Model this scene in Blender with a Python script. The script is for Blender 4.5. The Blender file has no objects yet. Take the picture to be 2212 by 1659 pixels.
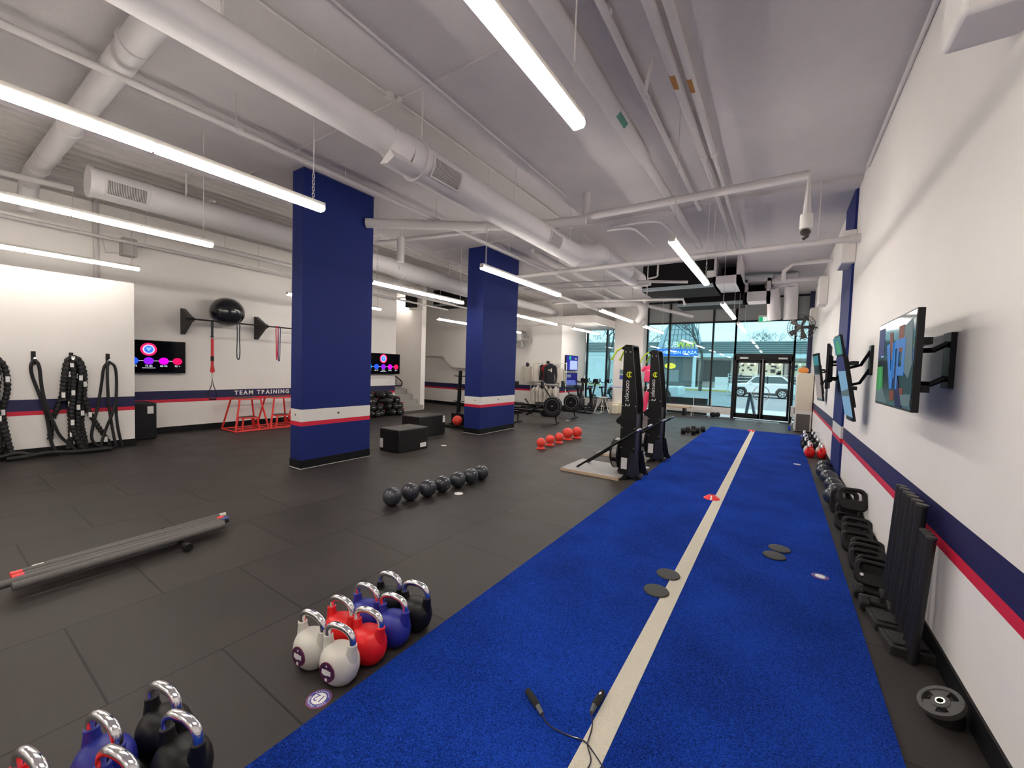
import bpy, bmesh, math, random
from math import pi, sin, cos, radians as R
from mathutils import Vector, Matrix
random.seed(7)
S = bpy.context.scene
COL = S.collection

# ---------------------------------------------------------------- camera, world, exposure
yaw, pitch, roll = R(33.531), R(-2.401), R(1.885)
f = Vector((-sin(yaw)*cos(pitch), cos(yaw)*cos(pitch), sin(pitch)))
r0 = Vector((cos(yaw), sin(yaw), 0)); u0 = r0.cross(f)
rr = r0*cos(roll)+u0*sin(roll); uu = -r0*sin(roll)+u0*cos(roll)
cam = bpy.data.cameras.new('camera'); cam_o = bpy.data.objects.new('camera', cam); COL.objects.link(cam_o)
cam_o.matrix_world = Matrix(((rr.x, uu.x, -f.x, 0), (rr.y, uu.y, -f.y, 0), (rr.z, uu.z, -f.z, 1.6), (0, 0, 0, 1)))
cam.sensor_width = 36; cam.lens = 872.8/2212*36; cam.clip_start = 0.02; cam.clip_end = 400
S.camera = cam_o
S.view_settings.view_transform = 'Standard'; S.view_settings.look = 'None'
S.view_settings.gamma = 1; S.view_settings.exposure = 0.33
try: S.view_settings.use_curve_mapping = False
except Exception: pass
W = bpy.data.worlds.new('world'); S.world = W; W.use_nodes = True
nt = W.node_tree; bg = nt.nodes['Background']
tcn = nt.nodes.new('ShaderNodeTexCoord'); nz = nt.nodes.new('ShaderNodeTexNoise'); nz.inputs['Scale'].default_value = 3
rp = nt.nodes.new('ShaderNodeValToRGB')
rp.color_ramp.elements[0].color = (.70, .84, .90, 1); rp.color_ramp.elements[1].color = (.80, .93, .98, 1)
nt.links.new(tcn.outputs['Generated'], nz.inputs['Vector']); nt.links.new(nz.outputs['Fac'], rp.inputs[0]); nt.links.new(rp.outputs[0], bg.inputs[0])
bg.inputs[1].default_value = 1.75
LAMP = 41.0      # strength of the light tubes' diffusers

# ---------------------------------------------------------------- materials
MATS = {}
def mat(name, col, rough=.5, metal=0, noise=0, nscale=20, bump=0, bscale=60, emit=0, coat=0, spec=None):
    if name in MATS: return MATS[name]
    m = bpy.data.materials.new(name); m.use_nodes = True; n = m.node_tree; b = n.nodes['Principled BSDF']
    c = tuple(col)+(1,)
    b.inputs['Base Color'].default_value = c; b.inputs['Roughness'].default_value = rough; b.inputs['Metallic'].default_value = metal
    if spec is not None: b.inputs['Specular IOR Level'].default_value = spec
    if coat: b.inputs['Coat Weight'].default_value = coat
    if emit: b.inputs['Emission Color'].default_value = c; b.inputs['Emission Strength'].default_value = emit
    tc = n.nodes.new('ShaderNodeTexCoord')
    if noise:
        t = n.nodes.new('ShaderNodeTexNoise'); t.inputs['Scale'].default_value = nscale; t.inputs['Detail'].default_value = 4
        mx = n.nodes.new('ShaderNodeMix'); mx.data_type = 'RGBA'
        mx.inputs['A'].default_value = tuple(max(0, x*(1-noise)) for x in col)+(1,); mx.inputs['B'].default_value = tuple(min(1, x*(1+noise)) for x in col)+(1,)
        n.links.new(tc.outputs['Object'], t.inputs['Vector']); n.links.new(t.outputs['Fac'], mx.inputs['Factor']); n.links.new(mx.outputs['Result'], b.inputs['Base Color'])
    if bump:
        t = n.nodes.new('ShaderNodeTexNoise'); t.inputs['Scale'].default_value = bscale; t.inputs['Detail'].default_value = 5
        bp = n.nodes.new('ShaderNodeBump'); bp.inputs['Strength'].default_value = bump; bp.inputs['Distance'].default_value = .01
        n.links.new(tc.outputs['Object'], t.inputs['Vector']); n.links.new(t.outputs['Fac'], bp.inputs['Height']); n.links.new(bp.outputs[0], b.inputs['Normal'])
    MATS[name] = m; return m
wallw = mat('wall_paint', (.83, .795, .765), .6, noise=.03, nscale=2, bump=.05, bscale=90)
ceilp = mat('ceiling_paint', (.55, .515, .525), .8, noise=.06, nscale=3, bump=.3, bscale=25)
deckp = mat('deck_paint', (.53, .50, .48), .8, noise=.05, nscale=3)
pipep = mat('pipe_paint', (.60, .57, .565), .55, noise=.05, nscale=5, bump=.06)
ductp = mat('duct_paint', (.62, .59, .60), .5, noise=.05, nscale=4, bump=.12, bscale=18)
navy = mat('navy_paint', (.010, .009, .070), .5, noise=.05)
redp = mat('red_paint', (.62, .012, .045), .5, noise=.05)
bluep = mat('blue_paint', (.011, .022, .14), .65, spec=.2, noise=.05, nscale=3, bump=.05)
blackp = mat('black_plastic', (.006, .006, .007), .42, noise=.1, spec=.28)
rubber = mat('black_rubber', (.010, .0095, .010), .6, noise=.15, bump=.15, spec=.3)
greyrub = mat('grey_rubber', (.028, .031, .042), .3, noise=.1, coat=.35)
basep = mat('base_black', (.006, .006, .007), .5, spec=.25)
chrome = mat('chrome', (.80, .80, .82), .16, 1, noise=.05, nscale=30, bump=.14, bscale=28)
steel = mat('steel', (.55, .55, .56), .3, 1, noise=.05)
alu = mat('black_aluminium', (.006, .006, .007), .4, spec=.3)
whitep = mat('white_plastic', (.75, .73, .70), .4)
labelw = mat('white_label', (.80, .78, .76), .5, noise=.08, nscale=60)
redk = mat('red_urethane', (.78, .010, .012), .42, noise=.04)
bluek = mat('blue_urethane', (.022, .030, .30), .42, noise=.04)
whitek = mat('offwhite_urethane', (.62, .60, .54), .45, noise=.04)
blackk = mat('black_urethane', (.007, .007, .007), .42, noise=.1, spec=.35)
purple = mat('purple_label', (.055, .008, .06), .4)
steelred = mat('red_powder_coat', (.80, .035, .030), .4, noise=.05)
redball = mat('red_ball_rubber', (.83, .065, .045), .38, noise=.04)
lineW = mat('white_turf', (.78, .73, .60), .95, noise=.14, nscale=160, bump=.9, bscale=230)
tape = mat('grey_board', (.30, .29, .29), .5, noise=.05)
tan = mat('tan_edge', (.62, .47, .33), .5)
screen = mat('screen_glass', (.003, .003, .005), .10, spec=.15)
lamp = mat('lamp_diffuser', (1, .93, .84), .5, emit=LAMP)
lamp2 = mat('lamp_diffuser_dimmer', (1, .93, .84), .5, emit=20.0)
fixt = mat('fixture_body', (.66, .63, .58), .45)
sgrey = mat('shade_grey', (.33, .345, .34), .6, noise=.05)
galv = mat('galvanised', (.42, .50, .53), .35, .6, noise=.15, nscale=14)
insul = mat('black_insulation', (.008, .007, .008), .8, noise=.3, spec=.2)

def glass(name, tint, gloss=.05):
    m = bpy.data.materials.new(name); m.use_nodes = True; n = m.node_tree; n.nodes.clear()
    o = n.nodes.new('ShaderNodeOutputMaterial'); t = n.nodes.new('ShaderNodeBsdfTransparent'); g = n.nodes.new('ShaderNodeBsdfGlossy')
    fr = n.nodes.new('ShaderNodeFresnel'); fr.inputs[0].default_value = 1.5; mx = n.nodes.new('ShaderNodeMixShader')
    t.inputs[0].default_value = tint+(1,); g.inputs['Roughness'].default_value = 0.0; g.inputs[0].default_value = (1, 1, 1, 1)
    n.links.new(fr.outputs[0], mx.inputs[0]); n.links.new(t.outputs[0], mx.inputs[1]); n.links.new(g.outputs[0], mx.inputs[2]); n.links.new(mx.outputs[0], o.inputs[0])
    return m
glassm = glass('tinted_glass', (.70, .87, .90)); clearm = glass('clear_glass', (.88, .945, .95))

def turf_mat():
    m = bpy.data.materials.new('blue_turf'); m.use_nodes = True; n = m.node_tree; b = n.nodes['Principled BSDF']
    tc = n.nodes.new('ShaderNodeTexCoord'); a = n.nodes.new('ShaderNodeTexNoise'); a.inputs['Scale'].default_value = 170; a.inputs['Detail'].default_value = 4; a.inputs['Roughness'].default_value = .65
    c = n.nodes.new('ShaderNodeTexNoise'); c.inputs['Scale'].default_value = 1.6
    rp = n.nodes.new('ShaderNodeValToRGB'); rp.color_ramp.elements[0].position = .36; rp.color_ramp.elements[1].position = .66
    rp.color_ramp.elements[0].color = (.0015, .010, .11, 1); rp.color_ramp.elements[1].color = (.014, .082, .60, 1)
    ad = n.nodes.new('ShaderNodeMath'); ad.operation = 'MULTIPLY_ADD'; ad.inputs[1].default_value = .25
    n.links.new(tc.outputs['Object'], a.inputs['Vector']); n.links.new(tc.outputs['Object'], c.inputs['Vector'])
    sb = n.nodes.new('ShaderNodeMath'); sb.operation = 'SUBTRACT'; sb.inputs[1].default_value = .5
    n.links.new(c.outputs['Fac'], sb.inputs[0]); n.links.new(sb.outputs[0], ad.inputs[0]); n.links.new(a.outputs['Fac'], ad.inputs[2])
    n.links.new(ad.outputs[0], rp.inputs[0]); n.links.new(rp.outputs[0], b.inputs['Base Color'])
    bp = n.nodes.new('ShaderNodeBump'); bp.inputs['Strength'].default_value = .9; bp.inputs['Distance'].default_value = .012
    n.links.new(a.outputs['Fac'], bp.inputs['Height']); n.links.new(bp.outputs[0], b.inputs['Normal'])
    b.inputs['Roughness'].default_value = .95; b.inputs['Specular IOR Level'].default_value = .05
    b.inputs['Sheen Weight'].default_value = .06; b.inputs['Sheen Tint'].default_value = (.3, .45, 1, 1)
    return m
def floor_mat():
    m = bpy.data.materials.new('rubber_mats'); m.use_nodes = True; n = m.node_tree; b = n.nodes['Principled BSDF']
    tc = n.nodes.new('ShaderNodeTexCoord'); sp = n.nodes.new('ShaderNodeSeparateXYZ'); cb = n.nodes.new('ShaderNodeCombineXYZ')
    ax = n.nodes.new('ShaderNodeMath'); ax.inputs[1].default_value = -.12+90.5-.4525; ay = n.nodes.new('ShaderNodeMath'); ay.inputs[1].default_value = 1.67+90.5
    n.links.new(tc.outputs['Object'], sp.inputs[0]); n.links.new(sp.outputs['Y'], ax.inputs[0]); n.links.new(sp.outputs['X'], ay.inputs[0])
    n.links.new(ax.outputs[0], cb.inputs[0]); n.links.new(ay.outputs[0], cb.inputs[1])
    br = n.nodes.new('ShaderNodeTexBrick'); br.offset = .5; br.offset_frequency = 2; br.squash = 1
    for k, v in (('Scale', 1), ('Mortar Size', .005), ('Mortar Smooth', .2), ('Bias', 0), ('Brick Width', .905), ('Row Height', .905)): br.inputs[k].default_value = v
    br.inputs['Color1'].default_value = (.0295, .0255, .0235, 1); br.inputs['Color2'].default_value = (.040, .0345, .0315, 1); br.inputs['Mortar'].default_value = (.004, .004, .004, 1)
    n.links.new(cb.outputs[0], br.inputs['Vector'])
    t = n.nodes.new('ShaderNodeTexNoise'); t.inputs['Scale'].default_value = 2.2; t.inputs['Detail'].default_value = 6
    t2 = n.nodes.new('ShaderNodeTexNoise'); t2.inputs['Scale'].default_value = 160; t2.inputs['Detail'].default_value = 3
    mx = n.nodes.new('ShaderNodeMix'); mx.data_type = 'RGBA'; mx.blend_type = 'MULTIPLY'; mx.inputs['Factor'].default_value = 1
    mr = n.nodes.new('ShaderNodeMapRange'); mr.inputs['To Min'].default_value = .5; mr.inputs['To Max'].default_value = 1.5
    n.links.new(tc.outputs['Object'], t.inputs['Vector']); n.links.new(tc.outputs['Object'], t2.inputs['Vector'])
    n.links.new(t.outputs['Fac'], mr.inputs['Value']); n.links.new(br.outputs['Color'], mx.inputs['A']); n.links.new(mr.outputs[0], mx.inputs['B'])
    n.links.new(mx.outputs['Result'], b.inputs['Base Color'])
    rr = n.nodes.new('ShaderNodeMapRange'); rr.inputs['To Min'].default_value = .40; rr.inputs['To Max'].default_value = .66
    n.links.new(t.outputs['Fac'], rr.inputs['Value']); n.links.new(rr.outputs[0], b.inputs['Roughness'])
    bp = n.nodes.new('ShaderNodeBump'); bp.inputs['Strength'].default_value = .12; bp.inputs['Distance'].default_value = .004
    bp2 = n.nodes.new('ShaderNodeBump'); bp2.inputs['Strength'].default_value = .8; bp2.inputs['Distance'].default_value = .004; bp2.invert = True
    n.links.new(t2.outputs['Fac'], bp.inputs['Height']); n.links.new(br.outputs['Fac'], bp2.inputs['Height']); n.links.new(bp.outputs[0], bp2.inputs['Normal']); n.links.new(bp2.outputs[0], b.inputs['Normal'])
    b.inputs['Specular IOR Level'].default_value = .35
    return m
turfm, floorm = turf_mat(), floor_mat()

# ---------------------------------------------------------------- object helpers
def tag(o, label, cat, group=None, kind=None):
    o['label'] = label; o['category'] = cat
    if group: o['group'] = group
    if kind: o['kind'] = kind
    return o
def thing(name, label, cat, loc=(0, 0, 0), rz=0, group=None):
    o = bpy.data.objects.new(name, None); COL.objects.link(o); o.location = loc; o.rotation_euler = (0, 0, rz); o.empty_display_size = .05
    return tag(o, label, cat, group)
class B:
    """collects shapes; .to() links them as one mesh"""
    def __init__(s): s.v = []; s.f = []; s.m = []; s.mi = 0
    def add(s, vs, fs, M=None):
        k = len(s.v)
        s.v += [tuple(M @ Vector(p)) if M else tuple(p) for p in vs]
        s.f += [tuple(i+k for i in q) for q in fs]; s.m += [s.mi]*len(fs); return s
    def box(s, x0, x1, y0, y1, z0, z1, M=None):
        v = [(x, y, z) for z in (z0, z1) for y in (y0, y1) for x in (x0, x1)]
        return s.add(v, [(0, 2, 3, 1), (4, 5, 7, 6), (0, 1, 5, 4), (2, 6, 7, 3), (0, 4, 6, 2), (1, 3, 7, 5)], M)
    def ring(s, rings, n, closed=False, caps=True, M=None):
        v = [p for r in rings for p in r]; F = []; k = len(rings)
        for i in range(k if closed else k-1):
            a, b = i*n, ((i+1) % k)*n
            F += [(a+j, a+(j+1) % n, b+(j+1) % n, b+j) for j in range(n)]
        if caps and not closed: F += [tuple(range(n))[::-1], tuple((k-1)*n+j for j in range(n))]
        return s.add(v, F, M)
    def cyl(s, p0, p1, r0, r1=None, n=16, M=None):
        p0, p1 = Vector(p0), Vector(p1); r1 = r0 if r1 is None else r1; d = (p1-p0).normalized()
        a = d.orthogonal().normalized(); b = d.cross(a)
        return s.ring([[p+(a*cos(2*pi*j/n)+b*sin(2*pi*j/n))*r for j in range(n)] for p, r in ((p0, r0), (p1, r1))], n, M=M)
    def tube(s, pts, r, n=8, closed=False, sub=0, M=None, flat=1):
        P = [Vector(p) for p in pts]
        for _ in range(sub):
            Q = []
            L = len(P)
            for i in range(L if closed else L-1):
                p, q = P[i], P[(i+1) % L]; Q += [p*.75+q*.25, p*.25+q*.75]
            if not closed: Q = [P[0]]+Q+[P[-1]]
            P = Q
        L = len(P); rs = r if isinstance(r, (list, tuple)) else [r]*L
        rings = []; a = None
        for i, p in enumerate(P):
            d = (P[(i+1) % L]-P[i-1]) if (closed or 0 < i < L-1) else (P[1]-P[0] if i == 0 else P[-1]-P[-2])
            d = d.normalized() if d.length > 1e-9 else Vector((0, 0, 1))
            a = (a-d*a.dot(d)).normalized() if a is not None and (a-d*a.dot(d)).length > 1e-4 else d.orthogonal().normalized()
            b = d.cross(a); rad = rs[min(i, len(rs)-1)] if len(rs) == L else rs[0]
            rings.append([p+(a*cos(2*pi*j/n)+b*flat*sin(2*pi*j/n))*rad for j in range(n)])
        return s.ring(rings, n, closed, M=M)
    def lathe(s, prof, n=24, M=None, sc=(1, 1, 1)):   # prof: (radius, z)
        return s.ring([[(r*cos(2*pi*j/n)*sc[0], r*sin(2*pi*j/n)*sc[1], z*sc[2]) for j in range(n)] for r, z in prof], n, M=M)
    def sph(s, c, r, n=24, m=14, sc=(1, 1, 1), M=None):
        pr = [(r*sin(pi*i/m) if 0 < i < m else r*.004, -r*cos(pi*i/m)) for i in range(m+1)]
        T = Matrix.Translation(c); return s.lathe(pr, n, (M @ T) if M else T, sc)
    def prism(s, poly, a0, a1, ax='y', M=None):     # poly in the other two axes, in order
        def P(u, v, w): return {'x': (w, u, v), 'y': (u, w, v), 'z': (u, v, w)}[ax]
        n = len(poly); return s.add([P(u, v, w) for w in (a0, a1) for u, v in poly],
            [tuple(range(n))[::-1], tuple(range(n, 2*n))]+[(j, (j+1) % n, n+(j+1) % n, n+j) for j in range(n)], M)
    def to(s, name, mt, parent=None, label=None, local=False, bevel=0, seg=2, smooth=.6):
        me = bpy.data.meshes.new(name)
        off = Vector((0, 0, 0))
        if parent is not None and not local:
            p = parent
            while p is not None: off += Vector(p.location); p = p.parent
        elif parent is None:
            xs, ys, zs = zip(*s.v); off = Vector(((min(xs)+max(xs))/2, (min(ys)+max(ys))/2, min(zs)))
        me.from_pydata([tuple(Vector(v)-off) for v in s.v], [], s.f)
        for q in (mt if isinstance(mt, (list, tuple)) else [mt]): me.materials.append(q)
        me.polygons.foreach_set('material_index', s.m)
        bm = bmesh.new(); bm.from_mesh(me); bmesh.ops.recalc_face_normals(bm, faces=bm.faces); bm.to_mesh(me); bm.free()
        me.shade_smooth(); me.set_sharp_from_angle(angle=smooth); me.update()
        o = bpy.data.objects.new(name, me); COL.objects.link(o)
        if parent is None: o.location = off
        else: o.parent = parent
        if label: o['label'] = label
        if bevel:
            md = o.modifiers.new('bevel', 'BEVEL'); md.width = bevel; md.segments = seg; md.limit_method = 'ANGLE'
        return o
def text(s, size, M, mt, parent, name='lettering', ext=.001, sx=1, spacing=1, bold=0):
    c = bpy.data.curves.new(name, 'FONT'); c.body = s; c.size = size; c.extrude = ext; c.align_x = 'CENTER'; c.align_y = 'CENTER'; c.space_character = spacing; c.offset = bold
    t = bpy.data.objects.new(name, c); COL.objects.link(t)
    bpy.context.view_layer.update()
    me = bpy.data.meshes.new_from_object(t.evaluated_get(bpy.context.evaluated_depsgraph_get()))
    bpy.data.objects.remove(t); me.name = name
    off = Vector((0, 0, 0)); p = parent
    while p is not None: off += Vector(p.location); p = p.parent
    me.transform(Matrix.Translation(-off) @ M @ Matrix.Diagonal((sx, 1, 1, 1))); me.materials.clear(); me.materials.append(mt)
    o = bpy.data.objects.new(name, me); COL.objects.link(o); o.parent = parent
    return o
def frame(loc, right, up):      # matrix whose local x = right, y = up
    r, u = Vector(right).normalized(), Vector(up).normalized(); n = r.cross(u)
    return Matrix(((r.x, u.x, n.x, loc[0]), (r.y, u.y, n.y, loc[1]), (r.z, u.z, n.z, loc[2]), (0, 0, 0, 1)))
def dup(root, loc, rz=None, label=None, group=None, scale=None):
    r = root.copy(); COL.objects.link(r); r.location = loc
    if rz is not None: r.rotation_euler = (0, 0, rz)
    if label: r['label'] = label
    if group: r['group'] = group
    if scale: r.scale = (scale,)*3
    for ch in list(root.children):
        c = ch.copy(); COL.objects.link(c); c.parent = r
        for g in ch.children:
            d = g.copy(); COL.objects.link(d); d.parent = c
    return r
def structure(o): o['kind'] = 'structure'; return o
def star(u, v, r, rot=pi/2): return [(u+(r if k % 2 == 0 else r*.42)*cos(rot+k*pi/5), v+(r if k % 2 == 0 else r*.42)*sin(rot+k*pi/5)) for k in range(10)]
def rrect(x0, x1, y0, y1, r, n=4):
    P = []
    for cx, cy, a in ((x1-r, y1-r, 0), (x0+r, y1-r, pi/2), (x0+r, y0+r, pi), (x1-r, y0+r, 3*pi/2)):
        P += [(cx+r*cos(a+pi/2*i/n), cy+r*sin(a+pi/2*i/n)) for i in range(n+1)]
    return P
def disc2(cu, cv, r, n=24, ry=None): return [(cu+r*cos(2*pi*i/n), cv+(ry or r)*sin(2*pi*i/n)) for i in range(n)]

# ================================================================ THE SETTING
XR, YF = .82, 16.9
structure(B().box(-13.5, XR+.2, -6.2, YF, -.12, 0).to('floor', floorm))
c = B().box(-13.5, XR+.2, -6.2, YF+.1, 4.4, 4.6)
structure(c.to('ceiling', ceilp))
# corrugated deck strip over the left bay
d = B(); 
for k in range(26):
    x = -13.3+k*.225; d.prism([(x, 4.4), (x+.03, 4.345), (x+.12, 4.345), (x+.15, 4.4)], -5.9, 16.5, 'y')
structure(d.to('ceiling_deck', deckp))
b = B()
for x0, x1, z in ((-6.42, -5.75, 4.35), (-7.5, -7.42, 4.35), (-10.0, -9.6, 4.28)): b.box(x0, x1, -6, 16.8, z, 4.41)
b.box(-13.4, XR, 7.35, 7.75, 4.36, 4.41); b.box(-13.4, XR, 2.95, 2.97, 4.385, 4.41)
structure(b.to('ceiling_band', ceilp))
BANDS = [(0, .63, 0), (.63, .695, 1), (.695, .87, 2), (.87, 4.4, 0)]
def banded(name, x0, x1, y0, y1, top=4.4, bands=None, mats=None):
    b = B()
    for z0, z1, m in (bands or BANDS):
        if z0 >= top: continue
        b.mi = m; b.box(x0, x1, y0, y1, z0, min(z1, top))
    return structure(b.to(name, mats or [wallw, redp, navy]))
banded('wall_right', XR, XR+.2, -6.2, YF)
banded('wall_back', -13.5, XR, -6.2, -6.0)
wl = banded('wall_left', -10.75, -10.55, -6.0, 8.95)
banded('wall_partition', -9.62, -9.42, -6.0, 2.24, 2.835)
structure(B().box(-13.7, -13.5, -6.2, YF, 0, 4.4).to('wall_far_left', wallw))
structure(B().box(-13.5, -10.57, 10.1, 10.3, 0, 4.4).to('wall_stair', wallw))
banded('wall_niche', -13.5, -7.3, 12.15+.0, 12.35, 3.2) if False else banded('wall_niche', -13.5, -9.4, 12.15, 12.35, 4.4)
structure(B().prism([(-13.5, 4.4), (-13.5, 1.95), (-11.3, 1.95), (-10.75, 1.5), (-9.4, 1.5), (-9.4, 4.4)], 11.95, 12.15).to('wall_bulkhead', wallw))
banded('wall_apparel', -13.5, -7.3, 14.5, 14.7)
banded('wall_screens', -7.5, -7.3, 14.7, YF)
structure(B().box(-13.5, -4.6, YF-.05, YF+.1, 3.39, 4.4).to('wall_front', wallw))
structure(B().box(-12.0, -5.8, 14.1, YF-.05, 3.34, 3.62).to('ceiling_bulkhead', wallw))
# baseboards
for nm, a in (('right', (XR-.012, XR, -6, 16.8)), ('left', (-10.55, -10.538, -6, 8.95)), ('partition', (-9.42, -9.408, -6, 2.24)), ('partition_end', (-9.62, -9.408, 2.24, 2.252)),
              ('niche', (-12.5, -9.4, 12.138, 12.15)), ('apparel', (-10, -7.3, 14.488, 14.5)), ('screens', (-7.3, -7.288, 14.5, 16.8))):
    structure(B().box(*a, 0, .125).to('baseboard_'+nm, basep))
# blue columns and pilaster
CB = [(.125, .63, 0), (.63, .695, 1), (.695, .876, 2), (.876, 4.4, 0)]
def column(x0, x1, y0, y1):
    b = B()
    for z0, z1, m in CB: b.mi = m; b.box(x0, x1, y0, y1, z0, z1)
    b.mi = 3; b.box(x0-.008, x1+.008, y0-.008, y1+.008, .006, .125); b.mi = 2; b.box(x0-.014, x1+.014, y0-.014, y1+.014, 0, .006)
    b.mi = 3
    b.prism(star(x1-.16, .79, .022), y0-.002, y0+.001, 'y'); b.prism(star((y0+y1)/2, .79, .026), x1-.001, x1+.002, 'x')
    return structure(b.to('column', [bluep, redp, whitep, basep], bevel=.004))
column(-6.08, -5.79, 3.2, 4.39); column(-6.25, -5.77, 7.40, 8.85)
b = B()
for z0, z1, m in CB: b.mi = m; b.box(XR-.03, XR+.05, 7.72, 8.83, z0, z1)
structure(b.to('trim_1', [bluep, redp, whitep]))
structure(B().box(XR-.12, XR+.02, 16.5, 16.84, 0, 4.4).to('trim_2', mat('navy_post', (.015, .018, .07), .5)))
structure(B().box(-5.8, -4.62, 16.35, YF+.1, 0, 4.4).to('wall_pier', wallw))
# stairs
b = B()
for k in range(9): b.box(-10.4-.28*k-.28*8, -10.4-.28*k, 8.97, 10.1, .17*k, .17*(k+1))
structure(b.to('stairs', mat('stair_grey', (.31, .30, .285), .6, noise=.05)))
structure(B().box(-13.5, -10.75, 8.7, 8.95, 0, 4.4).to('wall_stair_left', wallw))
b = B(); b.tube([(-10.75, 8.98, 1.25), (-10.4, 8.98, 1.1), (-10.25, 9.0, .98), (-10.3, 9.0, .86), (-10.6, 8.99, .86)], .02, 8, sub=2)
hr = tag(b.to('handrail', blackp), 'black bent steel handrail end beside the grey stairs', 'handrail')
# front wall: sill walls, windows, doors
structure(B().box(-4.62, -1.42, YF-.06, YF+.1, .1, .36).to('wall_sill_front', wallw))
structure(B().box(-7.3, -5.8, YF-.06, YF+.1, 0, .36).to('wall_sill_left', wallw))
def window(name, xs, zs, pane_mat, panels=(), th=.03):
    t = bpy.data.objects.new(name, None); COL.objects.link(t); t.location = ((xs[0]+xs[-1])/2, YF, zs[0]); structure(t)
    b = B()
    for x in xs: b.box(x-th, x+th, YF-.06, YF+.06, zs[0], zs[-1])
    for z in zs: b.box(xs[0], xs[-1], YF-.055, YF+.055, z-th, z+th)
    b.to('window_frame', alu, t)
    for i in range(len(xs)-1):
        for j in range(len(zs)-1):
            m = sgrey if (i, j) in panels else pane_mat
            B().box(xs[i]+th, xs[i+1]-th, YF-.008, YF+.008, zs[j]+th, zs[j+1]-th).to('panel' if (i, j) in panels else 'pane', m, t)
    return t
window('window_1', [-7.22, -6.31, -5.83], [.36, 3.36], glassm)
window('window_2', [-4.6, -3.74, -2.18, -1.43], [.36, 3.53, 4.35], glassm, {(0, 1), (1, 1), (2, 1)})
window('window_3', [-1.43, .36], [2.24, 3.53, 4.35], glassm, {(0, 1)})
window('window_4', [.36, .80], [.10, 3.53, 4.35], glassm, {(0, 1)})
# the double door
b = B()
for x in (-1.42, .35): b.box(x-.045, x+.045, YF-.09, YF+.06, 0, 2.3)
b.box(-1.42, .35, YF-.09, YF+.06, 2.12, 2.36)
structure(b.to('trim_3', alu))
for k, (x0, x1) in enumerate(((-1.37, -.545), (-.525, .30))):
    t = bpy.data.objects.new('door_%d' % (k+1), None); COL.objects.link(t); t.location = ((x0+x1)/2, YF, 0); structure(t)
    b = B(); b.box(x0, x0+.07, YF-.04, YF+.02, .03, 2.12); b.box(x1-.07, x1, YF-.04, YF+.02, .03, 2.12); b.box(x0, x1, YF-.04, YF+.02, .03, .2); b.box(x0, x1, YF-.04, YF+.02, 2.03, 2.12)
    b.to('door_frame', alu, t)
    B().box(x0+.07, x1-.07, YF-.012, YF-.006, .2, 2.03).to('pane', clearm, t)
    hx = x1-.09 if k == 0 else x0+.09; dx = -.14 if k == 0 else .14
    B().tube([(hx, YF-.05, 1.18), (hx+dx*.6, YF-.09, 1.14), (hx+dx, YF-.1, 1.0), (hx+dx, YF-.1, .9), (hx+dx*.6, YF-.09, .76), (hx, YF-.05, .72)], .014, 8, sub=2).to('door_handle', steel, t)
    cx = x0+.25 if k == 0 else x1-.25
    B().box(cx-.13, cx+.13, YF-.16, YF-.09, 2.17, 2.23).to('door_closer', steel, t)
m = B().cyl((-.535, YF-.07, .02), (-.535, YF-.07, 2.12), .017, n=12); m.sph((-.535, YF-.07, 2.14), .03, 12, 8)
tag(m.to('centre_post', steel), 'slim steel post standing between the two glass doors', 'post')
b = B(); b.box(-1.25, .05, 16.1, 16.5, .0, .014); b.to('metal_threshold', galv); tag(bpy.data.objects['metal_threshold'], 'long silver metal plate on the floor before the doors', 'plate')
# turf lane
t = thing('turf_lane', 'long blue artificial turf lane with a white centre line', 'turf', (-.57, 5.5, 0))
B().box(-1.655, .51, -4, 13.4, 0, .014).to('turf', turfm, t)
B().box(-.625, -.52, -4, 13.4, .0135, .0165).to('centre_line', lineW, t, label='white inlaid line')
# ================================================================ LIGHTS
def make_light(L=2.44):
    t = thing('linear_light', 'x', 'ceiling light', (0, 0, 3.0))
    b = B(); b.prism([(-.035, .0), (-.03, .06), (.03, .06), (.035, .0)], 0, L, 'y'); b.to('housing', fixt, t, local=True)
    b = B(); b.prism([(-.04, -.002), (-.035, .028), (.035, .028), (.04, -.002), (.03, -.018), (-.03, -.018)], .012, L/2-.008, 'y')
    b.prism([(-.04, -.002), (-.035, .028), (.035, .028), (.04, -.002), (.03, -.018), (-.03, -.018)], L/2+.008, L-.012, 'y'); b.to('diffuser', lamp, t, local=True)
    for y in (.1, L-.1):
        b = B(); b.cyl((0, y, .3), (0, y, 1.4), .005, n=6)
        for k in range(9): b.tube([(-.009*(k % 2 == 0), y-.009*(k % 2), .06+k*.028), (.009*(k % 2 == 0), y+.009*(k % 2), .06+k*.028), (.009*(k % 2 == 0), y+.009*(k % 2), .09+k*.028), (-.009*(k % 2 == 0), y-.009*(k % 2), .09+k*.028)], .0028, 5, closed=True)
        b.to('hanging_chain', pipep, t, local=True)
    return t
L0 = make_light(); first = True
rowname = ['over the turf lane', 'right of the blue columns', 'in the row passing the blue columns', 'in the row nearest the ropes']
yname = {-5.0: 'behind the camera', -.25: 'nearest the camera', 4.58: 'second from the camera', 9.15: 'third from the camera', 12.8: 'furthest, near the windows'}
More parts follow.
